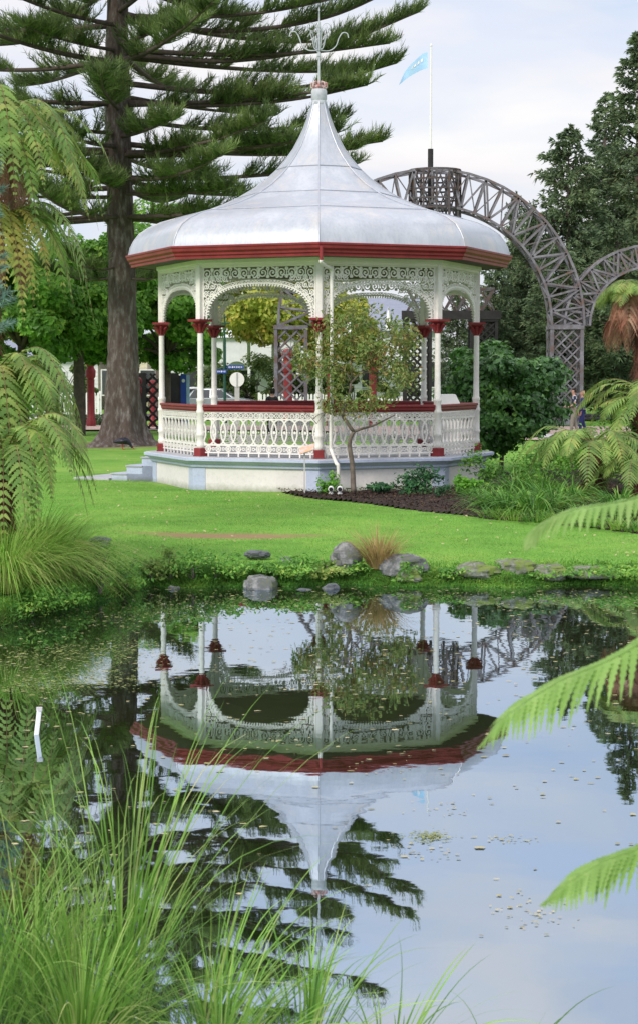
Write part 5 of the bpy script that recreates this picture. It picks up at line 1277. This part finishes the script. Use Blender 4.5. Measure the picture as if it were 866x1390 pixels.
rock('rounded pale grey rock sitting in the water edge', 352, 796, 22.35, .20, .18, .115, 'rock', 1)
rock('pale lichened boulder left of the gold tussock', 469, 759, 23.0, .17, .18, .15, 'rock', 2)
rock('flat dark grey stone lying on the bank above the round rock', 350, 752, 23.5, .15, .12, .055, 'rock_d', 3)
rock('small dark blue grey stone right of the flat one', 391, 765, 23.1, .10, .1, .085, 'rock_d', 4)
rock('broken lichened rock just right of the gold tussock', 545, 769, 22.85, .27, .22, .14, 'rock', 5)
rock('small mossy rock under the broken one', 556, 782, 22.6, .16, .12, .08, 'rock_g', 6)
rock('long mossy grey rock at the start of the right bank', 646, 776, 22.8, .30, .22, .12, 'rock_g', 7)
rock('jagged pale rock right of the long mossy one', 697, 773, 22.85, .28, .2, .13, 'rock_g', 8)
rock('low mossy rock further along the right bank', 745, 777, 22.8, .25, .2, .10, 'rock_g', 9)
rock('flat mossy rock near the right edge of the bank', 800, 778, 22.8, .35, .2, .08, 'rock_g', 10)
rock('little pale stone at the water line left of the round rock', 237, 801, 22.3, .07, .06, .05, 'rock', 11)
rock('low dark stone breaking the water right of the round rock', 413, 803, 22.2, .10, .07, .035, 'rock_d', 12)
rock('small dark stone at the water line under the boulder', 449, 799, 22.3, .10, .08, .06, 'rock_d', 13)
rock('grey stone half hidden beside the weeping sedge', 134, 737, 23.6, .16, .14, .08, 'rock_d', 14)

# ------------------------------------------------------------------ floating things on the pond
def flecks(n, m, name, label, xf, size=(.012, .035), seed=1):
    r = np.random.default_rng(seed); x, y = xf(r, n); k = pond_d(x, y) > .03; x, y = x[k], y[k]; n = len(x); mb = MB()
    s = r.uniform(*size, n); a0 = r.uniform(0, 2 * PI, n); V = []
    K = 5; st_ = r.uniform(.3, .9, n)
    for j in range(K):
        a = a0 + 2 * PI * j / K; rr = s * r.uniform(.6, 1.15, n); V.append(np.stack([x + np.cos(a) * rr, y + np.sin(a) * rr * st_, np.full(n, .004) + r.uniform(0, .003, n)], 1))
    V = np.stack(V, 1).reshape(-1, 3); idx = np.arange(n * K).reshape(n, K); mb.add(V, N=idx.tolist())
    tag(mb.build(name, M[m]), label, 'floating leaves', kind='stuff')
def f1(r, n):
    y = 9 + 13.6 * r.uniform(0, 1, n) ** .55; x = r.uniform(-.2, .2, n) * y; return x, y
def patches(cs, sp=(.35, .22)):
    def f(r, n):
        c = np.array(cs); i = r.integers(0, len(c), n); return c[i, 0] + r.normal(size=n) * sp[0] * c[i, 2], c[i, 1] + r.normal(size=n) * sp[1] * c[i, 2]
    return f
flecks(1100, 'float', 'floating_leaves', 'scattered fallen leaves floating on the pond', f1, (.012, .034), 21)
def C3(px, py, s): p = gp(px, py, 0); return (p.x, p.y, s)
flecks(3400, 'weed', 'duckweed', 'thin rafts of duckweed and leaf litter on the pond', patches([C3(110, 900, 1.6), (C3(60, 890, 1.3)), C3(170, 880, 1.2), C3(130, 925, .9), C3(300, 815, 2), C3(560, 812, 2), C3(760, 815, 2), C3(200, 835, 1.5), C3(30, 930, 1.0)], (.3, .3)), (.006, .020), 22)
flecks(260, 'weed', 'duckweed', 'small pale raft of duckweed in the reflected sky', patches([C3(580, 1137, .22), C3(582, 1136, .12)], (.35, .35)), (.006, .013), 23)
flecks(240, 'float', 'leaf_litter', 'leaf litter drifting in the lower right of the pond', patches([C3(580, 1162, .25), C3(700, 1230, .3), C3(735, 1250, .3), C3(690, 1140, .2), C3(610, 1100, .25), C3(600, 890, .9), C3(460, 920, .8), C3(380, 1010, .5), C3(520, 1045, .4)], (.4, .4)), (.007, .018), 24)
s0, s1 = gp(47, 998, 0), None
t = thing('marker_stake', 'white plastic stake leaning out of the water at left', 'stake', (s0.x, s0.y, 0))
mb = MB(); mb.bar((-.005, 0, -.15), (.035, .02, .19), .035, .012); mb.build('stake', M['white'], t, bevel=.003)
mb = MB(); mb.box((.035, .018, .192), (.045, .02, .03)); mb.build('cap', M['pale'], t, bevel=.003)

# ------------------------------------------------------------------ foreground sedge
fg = 'long sedges on the near bank'
fl_ = ['dense tall sedge clump at the lower left corner', 'tall sedge clump left of the middle with the highest blades', 'sedge clump leaning right below the reflected pine', 'thin sedge clump near the bottom centre', 'low sedge tuft at the bottom left edge', 'sparse sedge blades at the bottom right of centre', 'scattered low sedge blades at the bottom right', 'fine sedge clump between the two tallest ones', 'low arching sedge in front at left', 'low arching sedge in front of the centre']
for i, (px, Y, n, L_, sp, ln) in enumerate([(45, 7.5, 130, 1.15, .30, (0, 0)), (165, 7.55, 120, 1.95, .20, (.10, 0)), (290, 7.35, 75, .95, .5, (.35, 0)), (420, 7.2, 80, .72, .6, (.15, 0)), (-20, 7.3, 150, 1.1, .3, (.1, 0)), (540, 7.0, 34, .62, .6, (.35, 0)), (690, 6.9, 16, .5, .6, (.3, 0)), (105, 7.45, 80, 1.15, .3, (.05, 0)), (110, 7.0, 260, .80, .7, (.1, 0)), (300, 6.95, 230, .66, .8, (.1, 0))]):
    x = at(px, 1300, Y).x; clump('sedge_clump', fl_[i], (x, Y), n, L_, .0105, 'sedge', 200 + i, sp, .16, .75, group=fg, z=-.03 if i != 8 else 0.0, seg=8, lean=ln)

# ------------------------------------------------------------------ small things in the bed
p = at(417, 664, 34.7)
t = thing('information_sign', 'small slanted orange sign on a grey post at the left end of the mulch bed', 'sign', (p.x, 34.7, .36)); hz = at(417, 609, 34.7).z - .36
mb = MB(); mb.bar((-.05, 0, -.1), (-.05, 0, hz - .02), .028); mb.build('post', M['pale'], t)
Mx = Matrix.Rotation(math.radians(35), 3, 'X') @ Matrix.Rotation(math.radians(-22), 3, 'Y')
mb = MB(); mb.box((.0, -.02, hz), (.30, .20, .015), M_=Mx); sp2 = mb.build('panel', M['orange'], t)
for i, (px, py, lab) in enumerate([(449, 661, 'small white garden spotlight left of its twin at the foot of the downpipe'), (461, 664, 'small white garden spotlight right of its twin, nearer the slender tree')]):
    p = at(px, py, 34.5); t = thing('garden_spotlight', lab, 'garden light', (p.x, 34.45, .36), group='garden spotlights')
    mb = MB(); mb.lathe([(.045, 0), (.05, .02), (.02, .04), (.02, .08)], 10); mb.tube([(0, .05, .12), (0, .02, .115), (0, -.06, .10), (0, -.075, .097)], [.03, .05, .058, .052], 12); mb.build('housing', M['white'], t, autosmooth=40)
    mb = MB(); mb.tube([(0, -.076, .097), (0, -.082, .096)], .040, 12); mb.build('lens', M['black'], t)

# bird by the pine
p = gp(167, 611, .3); t = thing('swamp_hen', 'black bird feeding on the ground in front of the pine roots', 'bird', (p.x, p.y, gh(p.x, p.y)))
k = p.y / F / .02
mb = MB(); C = curve_pts([(-.30, 0, .24), (-.20, 0, .25), (-.05, 0, .27), (.10, 0, .27), (.20, 0, .20), (.27, 0, .10), (.30, 0, .065)], 22)
rr = np.interp(np.linspace(0, 1, 23), [0, .12, .3, .5, .62, .72, .82, .93, 1], [.015, .05, .10, .11, .085, .05, .035, .042, .02]); mb.tube(C, list(rr), 14); mb.build('body', M['feather'], t, smooth=True)
mb = MB(); mb.tube([(.30, 0, .07), (.33, 0, .045), (.36, 0, .01)], [.02, .014, .003], 8); mb.build('beak', M['beak'], t)
for s_ in (-1, 1):
    mb = MB(); mb.tube([(.0, s_ * .05, .2), (-.03, s_ * .05, .11), (.0, s_ * .05, .01)], [.018, .010, .009], 6)
    for a in (-.5, 0, .5): mb.tube([(0, s_ * .05, .012), (.07 * math.cos(a), s_ * .05 + .07 * math.sin(a), .008)], [.007, .003], 5)
    mb.build('leg', M['beak'], t)
    mb = MB(); mb.tube(curve_pts([(.12, s_ * .08, .27), (0, s_ * .10, .27), (-.15, s_ * .07, .25), (-.27, s_ * .02, .24)], 8), [.03, .06, .07, .07, .06, .045, .03, .02, .008], 8); mb.build('wing', M['feather'], t, smooth=True)

# ------------------------------------------------------------------ people
dg = None
def skin_obj(name, pts, edges, rad, m, parent, sub=2):
    me = bpy.data.meshes.new(name); me.from_pydata([tuple(p) for p in pts], edges, []); o = bpy.data.objects.new(name, me); COL.objects.link(o)
    sk = o.modifiers.new('s', 'SKIN'); ss = o.modifiers.new('u', 'SUBSURF'); ss.levels = sub; ss.render_levels = sub
    for i, r_ in enumerate(rad): 
        rr = r_ if hasattr(r_, '__len__') else (r_, r_); me.skin_vertices[0].data[i].radius = rr
    me.skin_vertices[0].data[0].use_root = True
    d = bpy.context.evaluated_depsgraph_get(); me2 = bpy.data.meshes.new_from_object(o.evaluated_get(d)); o.modifiers.clear(); o.data = me2; me2.materials.clear(); me2.materials.append(m)
    me2.polygons.foreach_set('use_smooth', np.full(len(me2.polygons), True)); o.parent = parent; o.name = name; return o
def person(label, loc, rz, h=1.75, arms='bent', stride=.18, top='shirt', legs='khaki', hair='hair_d', longsleeve=False, bag=False):
    t = thing('person', label, 'person', loc, rz); s = h / 1.75; V = lambda x, y, z: (x * s, y * s, z * s)   # faces +x
    hipL, hipR = V(0, .09, .90), V(0, -.09, .90)
    shL, shR = V(.0, .18, 1.42), V(.0, -.18, 1.42)
    if arms == 'bent': aL = [V(-.02, .23, 1.15), V(.20, .17, 1.05)]; aR = [V(.02, -.24, 1.16), V(.26, -.16, 1.08)]
    else: aL = [V(-.04, .24, 1.14), V(.05, .25, .88)]; aR = [V(.04, -.24, 1.14), V(.12, -.24, .88)]
    kL, kR = V(stride * .5, .10, .49), V(-stride * .15, -.10, .49); fL, fR = V(stride * .6, .10, .08), V(-stride, -.10, .09)
    toeL, toeR = V(stride * .6 + .15, .11, .035), V(-stride + .15, -.11, .04)
    pts = [V(0, 0, .96), V(-.01, 0, 1.12), V(-.01, 0, 1.30), V(0, 0, 1.44), V(.01, 0, 1.51), V(.03, 0, 1.58), V(.035, 0, 1.66), V(.03, 0, 1.71)]
    rad = [(.13 * s, .10 * s), (.125 * s, .095 * s), (.14 * s, .10 * s), (.10 * s, .07 * s), .052 * s, .072 * s, .085 * s, .06 * s]; E = [(i, i + 1) for i in range(7)]
    def chain(start, ps, rs):
        p = start
        for q, r_ in zip(ps, rs): pts.append(q); rad.append(r_ * s); E.append((p, len(pts) - 1)); p = len(pts) - 1
        return p
    hands = []
    for sh, ar in ((shL, aL), (shR, aR)):
        e = chain(3, [sh, ar[0], ar[1]], [.052, .042, .028]); w_ = Vector(ar[1]); dirv = (w_ - Vector(ar[0])).normalized()
        p0 = w_ + dirv * .06 * s; pi = chain(e, [tuple(p0)], [.032]); side = Vector((0, 0, 1)).cross(dirv).normalized() if abs(dirv.z) < .8 else Vector((1, 0, 0))
        for f_ in range(4): off = side * (f_ - 1.5) * .021 * s; tip_ = p0 + off + dirv * (.05 + .012 * (1.5 - abs(f_ - 1.5))) * s; chain(pi, [tuple(tip_), tuple(tip_ + dirv * .025 * s + Vector((0, 0, -.02 * s)))], [.0095, .008])
        chain(pi, [tuple(w_ + side * -.04 * s + dirv * .05 * s)], [.010])
    for hp, kn, ft, to in ((hipL, kL, fL, toeL), (hipR, kR, fR, toeR)): chain(0, [hp, kn, ft, to], [.085, .055, .04, .035])
    skin_obj('body', pts, E, rad, M['skin'], t)
    # head details
    mb = MB(); mb.tube([V(.105, 0, 1.655), V(.135, 0, 1.625), V(.11, 0, 1.615)], [.008 * s, .014 * s, .008 * s], 6); mb.build('nose', M['skin'], t)
    for sg__ in (-1, 1): mb = MB(); mb.tube([V(.10, sg__ * .032, 1.665), V(.112, sg__ * .032, 1.665)], .009 * s, 8); mb.build('eye', M['black'], t)
    hb = skin_obj('hair', [V(.0, 0, 1.66), V(.01, 0, 1.715), V(-.03, 0, 1.66), V(-.035, 0, 1.60)], [(0, 1), (0, 2), (2, 3)], [.088 * s, .072 * s, .075 * s, .055 * s], M[hair], t)
    # clothes: slightly larger shells over the body
    g = 1.14
    ptsT = [V(0, 0, .93), V(-.01, 0, 1.12), V(-.01, 0, 1.30), V(0, 0, 1.43)] + [shL, shR]; RT = [(.15 * s, .125 * s), (.148 * s, .118 * s), (.155 * s, .118 * s), (.105 * s, .078 * s), .066 * s, .066 * s]; ET = [(0, 1), (1, 2), (2, 3), (3, 4), (3, 5)]
    for i_, ar in ((4, aL), (5, aR)):
        f_ = .7 if not longsleeve else 1.0; q = Vector(ptsT[i_]).lerp(Vector(ar[0]), f_); ptsT.append(tuple(q)); RT.append(.060 * s); ET.append((i_, len(ptsT) - 1))
        if longsleeve: ptsT.append(tuple(Vector(ar[0]).lerp(Vector(ar[1]), .92))); RT.append(.042 * s); ET.append((len(ptsT) - 2, len(ptsT) - 1))
    skin_obj(('jacket' if longsleeve else 'shirt'), ptsT, ET, RT, M[top], t)
    ptsL = [V(0, 0, .96), hipL, hipR, kL, kR, tuple(Vector(fL) + Vector((0, 0, .02))), tuple(Vector(fR) + Vector((0, 0, .02)))]
    skin_obj('trousers', ptsL, [(0, 1), (0, 2), (1, 3), (2, 4), (3, 5), (4, 6)], [(.135 * s, .11 * s), .105 * s, .105 * s, .078 * s, .078 * s, .062 * s, .062 * s], M[legs], t)
    for ft, to in ((fL, toeL), (fR, toeR)): skin_obj('shoe', [tuple(Vector(ft) + Vector((-.03, 0, -.03))), tuple(Vector(ft) + Vector((.05, 0, -.035))), to], [(0, 1), (1, 2)], [.05 * s, .05 * s, .042 * s], M['black'], t, 2)
    return t
Yp = 67.5; p = at(779, 560, Yp); person('man in navy flower print shirt and khaki trousers walking by the right lattice tower', (p.x, Yp, .376), PI * .97, 1.72, 'bent', .16)
p = at(790.5, 560, Yp + .9); person('fair haired person in navy walking just behind the man in the print shirt', (p.x, Yp + .9, .376), PI * .95, 1.62, 'hang', .14, 'navy', 'navy', 'hair_b', True)
Yq = 66.0; p = at(369.5, 540, Yq); person('dark haired person in black standing beyond the left railing of the bandstand', (p.x, Yq, .33), PI * .6, 1.76, 'bent', .1, 'black', 'black', 'hair_d', True)
